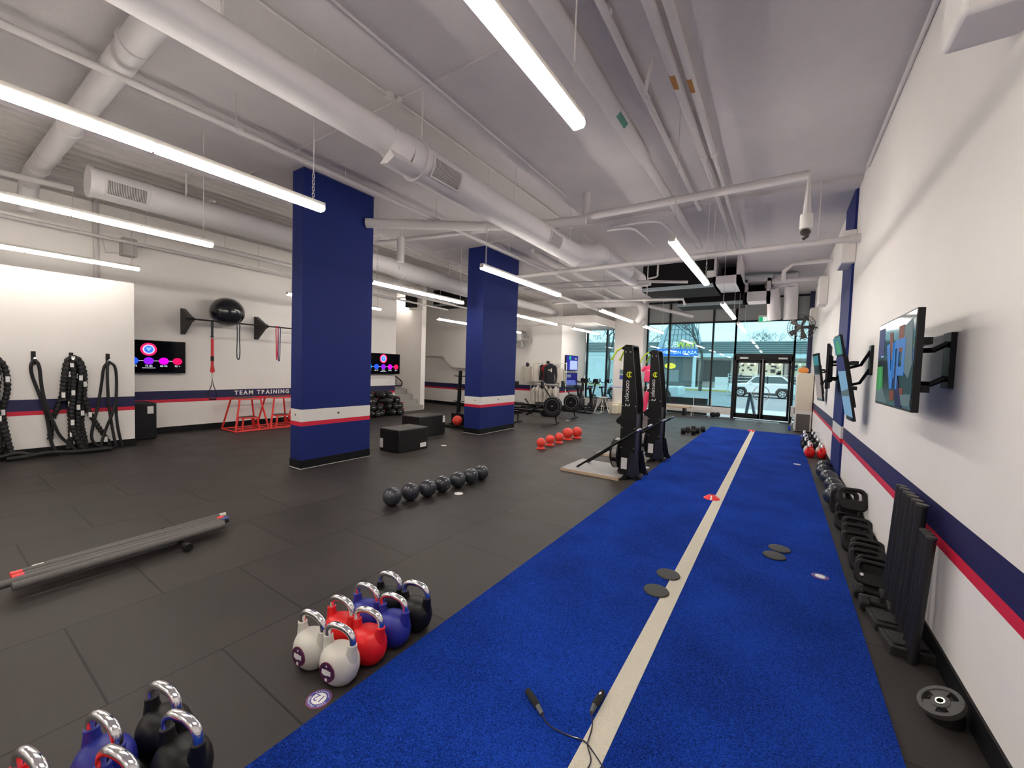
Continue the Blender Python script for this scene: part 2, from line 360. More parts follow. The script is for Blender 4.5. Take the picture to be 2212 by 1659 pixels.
for i, x in enumerate((-1.04, -3.62, -6.05, -8.9)):
    for y in (-5.0, -.25, 4.58, 9.15, 12.8):
        yy = 11.5 if (x < -8 and y > 12) else y
        lb = 'lit hanging tube light %s, %s' % (rowname[i], yname[y])
        if first: o = L0; o.location = (x, yy, 3.0); o['label'] = lb; o['group'] = 'hanging tube lights'; first = False
        else:
            o = dup(L0, (x, yy, 3.0), label=lb, group='hanging tube lights')
            if x < -8:
                for c in o.children:
                    if c.name.startswith('diffuser'):
                        if 'dim' not in globals(): dim = c.data.copy(); dim.materials[0] = lamp2
                        c.data = dim
t = thing('strip_light', 'lit strip light high on the wall above the grey stairs', 'light', (-11.45, 9.9, 3.86))
B().box(-11.85, -11.05, 9.86, 9.94, 3.9, 3.96).to('housing', fixt, t); B().box(-11.85, -11.05, 9.87, 9.93, 3.86, 3.9).to('diffuser', lamp, t)

# ================================================================ DUCTS AND PIPES
def rings(b, p0, p1, r, n=24):
    b.cyl(p0, p1, r, n=n)
t = thing('air_duct', 'largest round painted duct running along the ceiling beside the lights', 'duct', (-3.2, 4, 3.5))
b = B(); b.cyl((-3.2, -6, 3.70), (-3.2, 2.55, 3.70), .135, n=32); b.cyl((-3.2, 2.55, 3.70), (-3.2, 2.75, 3.66), .135, .185, n=32); b.cyl((-3.2, 2.75, 3.66), (-3.2, 6.85, 3.66), .185, n=32)
b.tube([(-3.2, 6.7, 3.66), (-3.15, 6.95, 3.70), (-3.0, 7.2, 3.78), (-3.0, 7.6, 3.80)], .19, 24)
b.cyl((-3.0, 7.5, 3.80), (-3.0, 9.9, 3.80), .20, n=32)
for y in (2.9, 6.75, 7.6): b.cyl((-3.2 if y < 7 else -3.0, y, 3.66 if y < 7 else 3.8), (-3.2 if y < 7 else -3.0, y+.03, 3.66 if y < 7 else 3.8), .205, n=32)
b.prism([(-3.08, 3.56), (-3.02, 3.48), (-3.12, 3.44), (-3.22, 3.46)], 2.5, 2.78, 'y')
b.to('duct_body', ductp, t)
def grille(t, y, L, X=-3.2, Z=3.66, rad=.187, a0=-48, a1=12, n=8):
    fr_ = B(); sl = B(); dk = B(); N = 8
    def arc(a, rr_, yy): return (X+rr_*cos(R(a)), yy, Z+rr_*sin(R(a)))
    for k in range(N):
        a, c = a0+(a1-a0)*k/N, a0+(a1-a0)*(k+1)/N
        dk.add([arc(a, rad+.002, y), arc(c, rad+.002, y), arc(c, rad+.002, y+L), arc(a, rad+.002, y+L), arc(a, rad-.01, y), arc(c, rad-.01, y), arc(c, rad-.01, y+L), arc(a, rad-.01, y+L)], [(0, 1, 2, 3), (4, 5, 6, 7)])
    for yy in (y, y+L): fr_.tube([arc(a0+(a1-a0)*k/8, rad+.006, yy) for k in range(9)], .012, 6)
    for a in (a0, a1): fr_.tube([arc(a, rad+.006, y), arc(a, rad+.006, y+L)], .012, 6)
    m = int(L/.016)
    for k in range(1, m): sl.tube([arc(a0+(a1-a0)*j/6, rad+.006, y+L*k/m) for j in range(7)], .0035, 4)
    g = dk.to('vent_grille', mat('vent_dark', (.14, .13, .13), .7), t); fr_.to('vent_frame', pipep, g); sl.to('vent_slats', pipep, g)
grille(t, 3.0, .42); grille(t, 5.5, .36); grille(t, 8.95, .32, X=-3.0, Z=3.8, rad=.202)
for y in (1.2, 2.98, 4.72, 6.5):
    B().cyl((-3.2+.02, y, 3.8), (-3.2+.02, y, 4.4), .008, n=8).to('hanger_rod', pipep, t)
t = thing('air_duct', 'round painted duct with a capped end behind the blue columns', 'duct', (-7.6, 6, 3.5))
b = B(); b.cyl((-7.6, 1.38, 3.83), (-7.6, 6.2, 3.83), .185, n=32); b.cyl((-7.6, 1.36, 3.83), (-7.6, 1.40, 3.83), .20, n=32); b.cyl((-7.6, 1.95, 3.83), (-7.6, 1.98, 3.83), .195, n=32)
b.cyl((-7.6, 6.2, 3.83), (-7.6, 6.6, 3.80), .185, .215, n=32); b.cyl((-7.6, 6.6, 3.80), (-7.6, 10.4, 3.76), .215, n=32); b.cyl((-7.6, 10.4, 3.80), (-7.6, 16.6, 3.84), .13, n=24); b.to('duct_body', ductp, t)
grille(t, 1.5, .42, X=-7.6, Z=3.83, rad=.187)
for y in (2.4, 4.2, 8.2): B().cyl((-7.58, y, 4.0), (-7.58, y, 4.4), .012, n=8).to('hanger_rod', pipep, t)
t = thing('air_duct', 'fat round branch duct crossing high up in the top left corner', 'duct', (-6.4, 1.05, 3.9))
b = B(); b.cyl((-3.3, 1.12, 3.95), (-3.6, 1.12, 4.12), .12, .115, n=28); b.tube([(-3.5, 1.12, 4.08), (-4.3, 1.12, 4.2), (-9.1, 1.1, 4.2), (-9.6, 1.1, 4.14), (-9.75, 1.1, 3.95), (-9.85, 1.1, 3.8)], .108, 24)
for x in (-4.65, -7.0, -8.2, -8.9): b.cyl((x, 1.11, 4.2), (x+.03, 1.11, 4.2), .118, n=28)
b.to('duct_body', ductp, t)
def pipe(label, pts, r, sub=0, nm='ceiling_pipe', cat='pipe', m=None, rods=(), group=None, n=12, cols=()):
    t = thing(nm, label, cat, tuple(pts[0][:2])+(pts[0][2]-r,), group=group)
    B().tube(pts, r, n, sub=sub).to('pipe', m or pipep, t)
    for x, y, z in rods: B().cyl((x, y, z), (x, y, 4.4), .006, n=6).to('hanger_rod', m or pipep, t)
    for p, q in cols: B().cyl(p, q, r*1.35, n=n).to('coupling', m or pipep, t)
    return t
pipe('painted pipe hanging past the tops of both blue columns', [(-4.95, -6, 4.035), (-4.95, 15, 4.0)], .031, rods=[(-4.95, y, 4.03) for y in (.4, 2.0, 3.3, 5.0, 7.2, 9.5)], cols=[((-4.95, 2.0, 4.03), (-4.95, 2.06, 4.03)), ((-4.95, 5.0, 4.02), (-4.95, 5.06, 4.02))])
pipe('thin ceiling conduit left of the duct with a small junction box', [(-3.54, -6, 4.385), (-3.54, 12, 4.385)], .012)
pipe('thin bent ceiling conduit right of the duct', [(-3.3, .55, 4.385), (-3.15, .7, 4.385), (-3.05, 1.25, 4.385), (-3.03, 1.6, 4.385), (-3.03, 6.0, 4.385)], .015)
b = B(); b.cyl((-3.54, 2.85, 4.36), (-3.54, 2.85, 4.4), .05, n=16); b.cyl((-3.5, 2.95, 4.37), (-3.5, 2.95, 4.4), .03, n=12); tag(b.to('junction_box', pipep), 'round white junction box on the ceiling conduit', 'junction box')
pipe('painted pipe over the turf, leftmost of the straight ceiling runs beside the twin pipes', [(-1.21, -6, 4.25), (-1.21, 7.1, 4.22)], .03, rods=[(-1.21, y, 4.25) for y in (2.3, 4.1, 5.6)], cols=[((-1.21, 2.9, 4.25), (-1.21, 2.95, 4.25)), ((-1.21, 4.8, 4.24), (-1.21, 4.85, 4.24))])
def patch(b, x, z, r, y0, y1, a0, a1, n=6):
    V = [(x+q*cos(R(a0+(a1-a0)*i/n)), y, z+q*sin(R(a0+(a1-a0)*i/n))) for y in (y0, y1) for q in (r, r-.004) for i in range(n+1)]; m = n+1
    b.add(V, [(i, i+1, 2*m+i+1, 2*m+i) for i in range(n)]+[(m+i, m+i+1, 3*m+i+1, 3*m+i) for i in range(n)])
for x, r, lb in ((-.905, .042, 'left pipe of the pair with rusty patches above the turf'), (-.79, .035, 'right pipe of the pair with rusty patches above the turf')):
    t = pipe(lb, [(x, -6, 4.2), (x, 5.35, 4.2)], r, group='twin ceiling pipes'); B().tube([(x, 5.3, 4.2), (x, 9.8, 4.2)], r*.7, 12).to('narrow_pipe', pipep, t)
    B().cyl((x, 5.28, 4.2), (x, 5.4, 4.2), r*1.12, n=16).to('coupling', pipep, t)
    y = 3.72 if x < -.85 else 3.85
    b = B(); patch(b, x, 4.2, r+.002, y, y+.20, -150, -70)
    b.to('rust_patch', mat('rust', (.38, .17, .04), .8, noise=.5, nscale=60), t, label='rusty brown patch')
t = pipe('thick insulated pipe with a green sticker along the ceiling over the turf', [(-1.58, -6, 4.29), (-1.58, 5.2, 4.29)], .088, n=24)
B().tube([(-1.58, 5.1, 4.30), (-1.58, 9.5, 4.30)], .06, 16).to('narrow_pipe', pipep, t)
b = B(); patch(b, -1.58, 4.29, .090, 4.1, 4.35, -65, -25); b.to('sticker', mat('green_sticker', (.06, .22, .17), .6, noise=.3), t, label='green sticker')
t = pipe('white pipe crossing over the turf with a drop at each end', [(-2.70, 6.05, 4.4), (-2.70, 6.05, 4.03), (-2.55, 6.05, 4.02), (.165, 6.05, 4.02), (.165, 6.05, 3.40)], .055, n=14)
B().cyl((.165, 6.05, 3.55), (.165, 6.05, 3.38), .066, n=14).to('sleeve', whitep, t)
b = B(); b.sph((.165, 6.05, 3.34), .055, 10, 6, (1, .7, .8)); b.tube([(.12, 6.02, 3.36), (.2, 6.04, 3.30), (.14, 6.06, 3.26)], .02, 6, sub=1); b.to('torn_sealant', mat('dark_foam', (.06, .05, .045), .9, noise=.5, bump=.6), t)
pipe('thick sloping pipe from the near blue column to the large duct', [(-5.78, 4.24, 3.88), (-4.3, 5.35, 3.92), (-3.3, 5.9, 3.96), (-2.70, 6.05, 3.98)], .075, n=20)
t = pipe('long white pipe crossing the room to the right wall pilaster', [(.82, 7.27, 3.52), (-4.70, 7.27, 3.52), (-4.95, 7.3, 3.52), (-5.0, 7.5, 3.52), (-5.0, 12.5, 3.52)], .042, n=14, rods=[(-1.0, 7.27, 3.5), (.35, 7.27, 3.5), (-3.4, 7.27, 3.5)])
b = B(); b.cyl((.70, 7.27, 3.52), (.82, 7.27, 3.52), .06, n=14); b.to('wall_flange', pipep, t)
pipe('thin pipe with a sprinkler head dropping near the twin pipes', [(-1.05, 3.6, 4.3), (-1.12, 3.66, 4.05), (-1.2, 4.05, 4.25)], .018)
pipe('thin bent pipe above the long crossing pipe', [(-2.6, 6.9, 4.1), (-1.95, 6.9, 4.1), (-1.75, 7.1, 4.1), (-1.75, 9, 4.1)], .02, sub=1)
pipe('second thin bent pipe above the long crossing pipe', [(-2.6, 6.75, 4.0), (-2.3, 6.75, 4.0), (-2.15, 6.95, 4.0), (-2.15, 8.6, 4.0)], .02, sub=1)
pipe('white branch pipe from the column row to the sloping pipe', [(-6.9, 5.3, 4.0), (-5.4, 5.7, 4.05), (-4.55, 5.95, 4.08)], .04)
b = B(); b.cyl((-6.05, 5.2, 3.5), (-6.05, 5.2, 3.95), .07, n=18); b.cyl((-6.08, 5.2, 3.36), (-6.08, 5.2, 3.5), .012, n=8); b.cyl((-6.05, 5.2, 3.95), (-6.05, 5.2, 4.4), .01, n=8)
tag(b.to('drop_pipe', pipep), 'short fat vertical white pipe right of the near blue column', 'pipe')
pipe('thin painted pipe low in the pipe cluster behind the crossing pipe', [(-5.9, 9.0, 3.75), (-3.6, 9.2, 3.7), (-1.8, 9.6, 3.6)], .03, sub=1)
pipe('second thin pipe in the cluster near the far blue column', [(-5.6, 8.9, 3.6), (-4.4, 9.4, 3.62), (-2.6, 9.6, 3.62)], .035, sub=1)
pipe('painted pipe along the ceiling between duct and far column', [(-4.55, 7.5, 4.1), (-4.55, 13.8, 4.05)], .05)
pipe('painted pipe high on the left wall above the pull up bar', [(-9.9, -2, 3.95), (-9.9, 12, 3.75)], .05, rods=[(-9.9, y, 3.9) for y in (1.6, 3.8, 5.6)])
pipe('second painted pipe high on the left wall', [(-10.2, -2, 3.72), (-10.2, 11, 3.6)], .03, rods=[(-10.2, y, 3.7) for y in (2.6, 4.6)])
t = pipe('white curved duct dropping beside the window pier', [(-5.4, 11.8, 3.63), (-4.2, 11.8, 3.60), (-3.7, 11.8, 3.58), (-3.42, 11.8, 3.5), (-3.36, 11.8, 3.25), (-3.55, 11.8, 3.03)], .12, sub=1, n=20)
pipe('white pipe with couplings crossing in front of the window pier', [(-6.0, 11.2, 3.62), (-4.3, 11.2, 3.60), (-2.2, 11.2, 3.50), (-2.15, 11.2, 3.35)], .035, cols=[((-4.3, 11.2, 3.6), (-4.2, 11.2, 3.6)), ((-3.2, 11.2, 3.55), (-3.1, 11.2, 3.545))])
pipe('white sloping pipe behind the curved duct', [(-3.3, 12.0, 3.5), (-2.3, 13.2, 3.3)], .05)
pipe('narrow pipe running down the left wall corner', [(-10.5, 1.98, 2.4), (-10.5, 1.98, 4.4)], .04)
pipe('conduit along the top edge of the right wall', [(.80, -6, 4.33), (.80, 6.9, 4.33)], .02)
pipe('thin sloping brace hung under the deck', [(-8.6, 2.9, 4.3), (-7.4, 2.7, 4.0)], .02)
pipe('near white pipe under the deck at far left', [(-9.2, -3, 3.9), (-8.6, 1.4, 3.95)], .04)
pipe('painted pipe near the windows right of the exit sign', [(.8, 12.3, 4.0), (-.3, 12.3, 4.0)], .06)
pipe('second painted pipe near the windows', [(.8, 11.0, 4.1), (.1, 11.0, 4.1), (-.05, 11, 3.95), (-.05, 11, 3.75)], .045)
# smoke detector, chain
b = B(); b.cyl((-1.93, 1.98, 4.35), (-1.93, 1.98, 4.4), .06, .07, n=24); b.cyl((-1.93, 1.98, 4.32), (-1.93, 1.98, 4.35), .02, n=12); tag(b.to('smoke_detector', ceilp), 'round smoke detector on the ceiling left of the near lane light', 'smoke detector')
# HVAC units near the front
t = thing('ventilation_unit', 'big black insulated ventilation box hung near the windows', 'ventilation unit', (-2.33, 11.4, 3.7))
B().box(-3.2, -1.47, 11.0, 12.3, 3.72, 4.4).to('insulated_box', insul, t); B().box(-3.2, -1.47, 10.97, 10.998, 3.72, 3.81).to('metal_rim', galv, t)
B().box(-3.22, -3.05, 10.9, 11.0, 3.86, 3.98).to('control_box', whitep, t); B().box(-1.62, -1.47, 10.9, 11.0, 3.95, 4.1).to('control_box', whitep, t)
B().tube([(-3.05, 10.92, 4.4), (-3.05, 10.92, 3.62)], .014, 6).to('drain_pipe', pipep, t)
B().tube([(-2.80, 10.93, 4.4), (-2.80, 10.93, 4.1), (-2.84, 10.93, 4.07), (-3.05, 10.93, 4.05)], .024, 8).to('drain_pipe', pipep, t)
t = thing('air_intake', 'white sheet metal box with a black opening beside the insulated unit', 'air intake', (-1.2, 11.4, 3.74))
b = B(); b.box(-1.47, -1.42, 10.9, 12.2, 3.76, 4.4); b.box(-.98, -.9, 10.9, 12.2, 3.76, 4.4); b.box(-1.47, -.9, 10.9, 12.2, 3.76, 3.95); b.box(-1.47, -.9, 12.1, 12.2, 3.76, 4.39); b.to('sheet_metal', ductp, t)
B().box(-1.42, -.98, 12.05, 12.1, 3.95, 4.4).to('opening', insul, t)
t = thing('ventilation_unit', 'lower black ventilation box behind the insulated unit', 'ventilation unit', (-1.8, 13, 3.6))
B().box(-2.7, -.98, 13.0, 13.9, 3.58, 4.2).to('insulated_box', insul, t); B().box(-2.7, -.98, 12.97, 12.998, 3.58, 3.67).to('metal_rim', galv, t)
t = thing('air_intake', 'smaller white box with a black slot left of the two hanging flexible ducts', 'air intake', (-.6, 12.8, 3.6))
b = B(); b.box(-.93, -.87, 12.8, 13.4, 3.6, 4.2); b.box(-.42, -.34, 12.8, 13.4, 3.6, 4.2); b.box(-.93, -.34, 12.8, 13.4, 3.6, 3.86); b.box(-.93, -.34, 12.8, 13.4, 4.12, 4.2); b.to('sheet_metal', ductp, t)
B().box(-.87, -.42, 13.3, 13.35, 3.86, 4.12).to('opening', insul, t)
t = thing('air_duct', 'white duct turning down into two soft hanging ducts by the fan', 'duct', (-.1, 14, 3.2))
b = B(); b.box(-.30, .28, 13.0, 13.35, 4.02, 4.33); b.to('duct_body', ductp, t, bevel=.05, seg=3)
B().tube([(.12, 13.2, 4.15), (.12, 13.6, 4.1), (.14, 13.95, 3.85), (.15, 14.05, 3.22)], [.17, .17, .17, .15], 16, sub=1).to('flexible_duct', ductp, t)
B().tube([(-.32, 13.2, 4.1), (-.32, 13.6, 4.0), (-.27, 13.95, 3.8), (-.24, 14.05, 3.22)], [.17, .17, .17, .14], 16, sub=1).to('flexible_duct', ductp, t)
t = thing('ventilation_unit', 'black ventilation box hung over the stair side behind the columns', 'ventilation unit', (-10.1, 11.2, 3.75))
B().box(-10.93, -9.41, 11.0, 11.7, 3.76, 4.36).to('insulated_box', insul, t); B().box(-10.93, -9.41, 10.97, 10.998, 3.76, 3.82).to('metal_rim', galv, t)
t = thing('ventilation_unit', 'narrow black grille box beside the stair strip light', 'ventilation unit', (-11.4, 10, 3.5))
B().box(-11.05, -10.66, 9.75, 9.95, 3.57, 4.1).to('dark_grille', insul, t); B().box(-11.1, -10.4, 9.95, 10.1, 3.5, 4.2).to('mount_box', wallw, t)
# white wall boxes on the right wall
for (y, z0, z1, s, lb) in ((7.9, 3.28, 3.75, .13, 'white box near the top of the blue pilaster'), (12.1, 3.3, 3.95, .13, 'white box high on the right wall beyond the pilaster'), (15.2, 3.2, 3.65, .13, 'smallest white box high on the right wall by the windows')):
    t = thing('wall_speaker', lb, 'wall box', (XR-.05, y, z0)); b = B(); b.box(XR-.17, XR-.0, y-.28, y+.28, z0, z1); b.to('case', wallw, t, bevel=.015)
t = thing('wall_box', 'boxed white housing at the top of the right wall corner', 'wall box', (.78, 2.64, 3.15)); B().box(.56, .82, 2.5, 2.78, 3.15, 4.4).to('case', wallw, t, bevel=.02)
t = thing('wall_speaker', 'grey speaker box on the wall above the rope partition', 'speaker', (-10.4, 2.45, 3.45)); B().box(-10.55, -10.3, 2.3, 2.5, 3.46, 3.78).to('case', mat('greyspk', (.4, .38, .36), .5), t); B().tube([(-10.45, 2.3, 3.5), (-10.45, 2.1, 3.46), (-10.45, 2.05, 3.7)], .008, 6).to('cable', pipep, t)
# exit sign
t = thing('exit_sign', 'green exit sign with a white running figure above the doors', 'exit sign', (-.54, 16.55, 3.45))
b = B(); b.box(-.74, -.36, 16.54, 16.6, 3.45, 3.68); b.box(-.57, -.53, 16.6, 16.85, 3.52, 3.56); b.to('case', whitep, t)
B().box(-.72, -.38, 16.532, 16.54, 3.47, 3.62).to('sign_face', mat('exit_green', (.005, .30, .12), .4, emit=1.0), t)
b = B(); b.prism([(-.60, 3.48), (-.60, 3.61), (-.50, 3.61), (-.50, 3.48)], 16.528, 16.531, 'y'); b.to('door_symbol', mat('exit_white', (.8, 1, .9), .4, emit=1.0), t)
b = B(); b.prism([(-.575, 3.49), (-.56, 3.53), (-.57, 3.56), (-.55, 3.59), (-.535, 3.57), (-.545, 3.53), (-.53, 3.50), (-.54, 3.49), (-.555, 3.52)], 16.526, 16.528, 'y'); b.to('running_figure', mat('exit_green', (0, 0, 0)), t)
# fans
def fan(label, c, d, rr_, mt):
    t = thing('wall_fan', label, 'fan', tuple(c)); d = Vector(d).normalized(); up = Vector((0, 0, 1)); rt = up.cross(d).normalized(); M = frame(c, rt, up)
    # local z = rt x up = points...
    b = B(); b.cyl((0, 0, -.05), (0, 0, .12), .06, n=16, M=M); b.to('motor', mt, t)
    for k in range(5):
        a = 2*pi*k/5; b = B(); P = []
        for u, w, zz in ((.05, -.02, 0), (rr_*.9, -.10, .03), (rr_*.92, .06, -.03), (.05, .03, 0)): P.append((u*cos(a)-w*sin(a), u*sin(a)+w*cos(a), zz))
        b.add(P+[(x, y, z+.006) for x, y, z in P], [(0, 1, 2, 3), (7, 6, 5, 4), (0, 4, 5, 1), (1, 5, 6, 2), (2, 6, 7, 3), (3, 7, 4, 0)], M); b.to('blade', mt, t)
    b = B()
    for q, rad in ((.10, rr_*.35), (.09, rr_*.7), (.0, rr_), (-.07, rr_*.7)): b.tube([(rad*cos(2*pi*j/28), rad*sin(2*pi*j/28), q) for j in range(28)], .008, 5, closed=True, M=M)
    for k in range(28):
        a = 2*pi*k/28; b.tube([(.05*cos(a), .05*sin(a), .11), (rr_*.7*cos(a), rr_*.7*sin(a), .09), (rr_*cos(a), rr_*sin(a), 0), (rr_*.7*cos(a), rr_*.7*sin(a), -.07), (.05*cos(a), .05*sin(a), -.08)], .0045, 4, M=M)
    b.to('guard', mt, t)
    return t
fang = mat('fan_grey', (.08, .075, .07), .45, .4)
t = fan('large dark wall fan at the end of the right wall by the windows', (.43, 14.4, 3.02), (-.45, -1, -.1), .37, fang); B().tube([(.5, 14.5, 3.02), (.82, 14.6, 3.02)], .025, 8).to('bracket', fang, t)
t = fan('grey wall fan on the far white wall behind the far blue column', (-9.02, 14.15, 2.76), (.5, -1, 0), .37, mat('fan_light', (.30, .29, .28), .4, .5)); B().tube([(-9.05, 14.25, 2.76), (-9.1, 14.5, 2.76)], .025, 8).to('bracket', fang, t)

# ================================================================ SCREENS
def tv(label, c, right, w, h, depth=.05, group='wall screens', arm=None, cat='television'):
    t = thing('television', label, cat, tuple(c), group=group); M = frame(c, right, (0, 0, 1))   # local z faces the viewer
    b = B(); b.prism(rrect(-w/2, w/2, -h/2, h/2, .012), -depth, 0, 'z', M=M); b.to('case', blackp, t)
    b = B(); b.prism(rrect(-w/2+.012, w/2-.012, -h/2+.016, h/2-.012, .006), 0, .002, 'z', M=M); sc = b.to('screen', screen, t)
    return t, M, sc
def em(name, c, s=1.0):
    m = mat('em_'+name, c, .5, emit=s, spec=.08); m.node_tree.nodes['Principled BSDF'].inputs['Base Color'].default_value = (.004, .004, .004, 1); return m
def shape(M, poly, mt, parent, name, z=.0035, h=.001): b = B(); b.prism(poly, z, z+h, 'z', M=M); return b.to(name, mt, parent)
def heart_screen(label, y0, y1, X, z0=1.24, z1=1.895):
    w = y1-y0; cy = (y0+y1)/2; zc = (z0+z1)/2
    t, M, sc = tv(label, (X, cy, zc), (0, 1, 0), w, z1-z0, .07)
    s = w/1.17
    shape(M, disc2(0, .145*s, .125*s, 32), em('rose', (.95, .02, .15), .9), sc, 'badge_ring')
    shape(M, disc2(0, .145*s, .09*s, 32), em('pale', (.75, .7, 1), .9), sc, 'badge_band', .005)
    shape(M, disc2(0, .145*s, .07*s, 32), em('badgeblue', (.05, .22, .9), .9), sc, 'badge_centre', .0065)
    shape(M, [(-.04*s, .17*s), (-.02*s, .19*s), (0, .16*s), (.02*s, .19*s), (.04*s, .17*s), (0, .11*s)], em('ltblue', (.3, .6, 1), .9), sc, 'badge_mark', .008)
    cols = [('c1', (0, .30, 1)), ('c2', (.02, .10, .95)), ('c3', (.30, .01, .95)), ('c4', (.85, 0, .9)), ('c5', (.95, .005, .12))]
    xs = [-.46*s, -.23*s, 0, .23*s, .45*s]
    for i in range(4): shape(M, [(xs[i], -.084*s), (xs[i+1], -.084*s), (xs[i+1], -.074*s), (xs[i], -.074*s)], em('line', (.75, .6, .9), .9), sc, 'link_line', .003)
    for (n_, c_), x in zip(cols, xs): shape(M, disc2(x, -.08*s, .078*s, 28, .07*s), em(n_, c_, .9), sc, 'zone_dot', .005)
    wt = em('white', (.85, .9, 1), .9)
    for x, q in zip(xs, ('60-65', '65-75', '75-85', '85-95', '95 +')): text(q, .05*s, M @ Matrix.Translation((x, -.18*s, .005)), wt, sc, 'zone_number')
    shape(M, [(-.10*s, -.222*s), (.10*s, -.222*s), (.10*s, -.212*s), (-.10*s, -.212*s)], wt, sc, 'caption_line')
    return t
heart_screen('wall television with a round badge and coloured dots, beside the rope partition', 2.10, 3.29, -10.44)
heart_screen('wall television with coloured dots above the sandbag pile', 7.70, 9.02, -10.42)
def arm(t, p0, p1, plate_c):
    b = B(); b.box(XR-.025, XR, plate_c[1]-.06, plate_c[1]+.06, plate_c[2]-.16, plate_c[2]+.16); b.tube([(XR-.02, plate_c[1], plate_c[2]+.1), p0, p1], .016, 8); b.tube([(XR-.02, plate_c[1], plate_c[2]-.1), (p0[0], p0[1], p0[2]-.2), (p1[0], p1[1], p1[2]-.2)], .016, 8); b.box(p1[0]-.01, p1[0]+.05, p1[1]-.2, p1[1]+.2, p1[2]-.25, p1[2]-.21); b.box(p1[0]-.01, p1[0]+.05, p1[1]-.2, p1[1]+.2, p1[2]+.03, p1[2]+.07); b.to('wall_arm', blackp, t)
def tvr(label, c, right, up, w, h, depth=.03):
    t = thing('television', label, 'television', tuple(c), group='televisions on arms along the right wall')
    r = Vector(right).normalized(); u = Vector(up); u = (u-r*u.dot(r)).normalized(); M = frame(c, r, u)
    b = B(); b.prism(rrect(-w/2, w/2, -h/2, h/2, .012), -depth, 0, 'z', M=M); b.prism(rrect(-w*.3, w*.3, -h*.35, h*.25, .02), -depth-.03, -depth, 'z', M=M); b.to('case', blackp, t)
    b = B(); b.prism(rrect(-w/2+.01, w/2-.01, -h/2+.014, h/2-.01, .006), 0, .002, 'z', M=M); return t, M, b.to('screen', screen, t)
def P(M, poly, mt, parent, name, z=.0025): shape(M, poly, mt, parent, name, z, .0006)
# nearest: letters V and P, figure, green field
t, M, sc = tvr('nearest television on the right wall showing large blue letters VP', (.603, 3.54, 1.71), (0, -1, .0), (0, 0, 1), 1.0, .575)
q = {n: em('tv_'+n, c, .42) for n, c in dict(green=(.03, .42, .07), lgreen=(.10, .55, .25), blue=(.05, .28, .80), lblue=(.35, .65, .95), navy=(.008, .012, .09), brown=(.28, .07, .04), grey=(.16, .24, .26), white=(.75, .8, .85), violet=(.03, .04, .2), teal=(.05, .35, .4), pink=(.6, .5, .48)).items()}
P(M, [(-.48, .05), (-.48, .25), (-.30, .25), (-.28, .05)], q['violet'], sc, 'picture_patch', .0024)
P(M, [(-.48, -.19), (-.48, -.02), (-.30, -.02), (-.26, -.17)], q['green'], sc, 'picture_patch')
P(M, [(-.48, -.27), (-.48, -.19), (-.26, -.17), (-.10, -.27)], q['grey'], sc, 'picture_patch')
P(M, [(-.38, -.12), (-.36, -.02), (-.33, -.12), (-.36, -.22)], q['lgreen'], sc, 'picture_patch', .0031)
P(M, [(.20, .20), (.42, .24), (.46, -.02), (.40, -.10), (.22, -.04)], q['grey'], sc, 'picture_patch', .0024)
P(M, [(.12, .22), (.24, .22), (.26, .06), (.12, .06)], q['brown'], sc, 'picture_patch', .0031)
P(M, [(-.14, .20), (-.05, .20), (.02, .02), (-.06, .02)], q['brown'], sc, 'picture_patch', .0028)
P(M, [(-.04, -.18), (.08, -.18), (.08, -.24), (-.02, -.25)], q['brown'], sc, 'picture_patch', .0028)
P(M, [(.16, -.16), (.30, -.16), (.30, -.22), (.18, -.22)], q['brown'], sc, 'picture_patch', .0028)
P(M, [(.20, -.20), (.47, -.19), (.47, -.26), (.24, -.26)], q['grey'], sc, 'picture_patch', .0031)
P(M, [(.0, -.02), (.10, -.02), (.30, -.275), (.14, -.275)], q['navy'], sc, 'picture_patch', .0034)
P(M, [(-.20, .12), (-.11, .13), (-.05, -.05), (-.03, -.05), (-.02, .13), (.04, .13), (.02, -.17), (-.05, -.17)], q['blue'], sc, 'letter_v', .004)
b = B(); b.mi = 0
for x0, x1, y0, y1 in ((-.01, .06, -.10, .13), (.06, .30, .085, .14), (.24, .30, -.03, .085), (.14, .30, -.085, -.03), (.11, .15, -.17, .085)): b.prism([(x0, y0), (x1, y0), (x1, y1), (x0, y1)], .004, .0046, 'z', M=M)
b.to('letter_p', q['blue'], sc)
P(M, [(-.38, .045), (-.28, .045), (-.28, .055), (-.38, .055)], q['lblue'], sc, 'caption_line', .003)
arm(t, (.74, 3.35, 1.78), (.665, 3.45, 1.78), (0, 3.35, 1.72))
t, M, sc = tvr('tall tilted television in front of the blue pilaster on the right wall', (.60, 5.98, 1.60), (.04, -1, 0), (-.17, 0, .97), .36, .98)
P(M, [(-.24, .27), (.24, .27), (.24, .47), (-.24, .47)], q['teal'], sc, 'picture_patch'); P(M, [(-.1, .28), (.14, .28), (.1, .42), (-.06, .42)], q['lgreen'], sc, 'picture_patch', .003)
P(M, [(-.24, .08), (.24, .08), (.24, .24), (-.24, .24)], q['violet'], sc, 'picture_patch'); P(M, [(-.24, -.44), (.24, -.44), (.24, .08), (-.24, .08)], em('tv_sky', (.22, .42, .62), .6), sc, 'picture_patch'); P(M, [(-.24, -.16), (.24, -.12), (.24, -.2), (-.24, -.22)], q['grey'], sc, 'picture_patch', .003)
arm(t, (.74, 5.9, 1.75), (.66, 6.0, 1.72), (0, 5.8, 1.80))
t, M, sc = tvr('small wide television beyond the blue pilaster on the right wall', (.63, 8.3, 1.77), (-.12, -1, 0), (0, 0, 1), .9, .70)
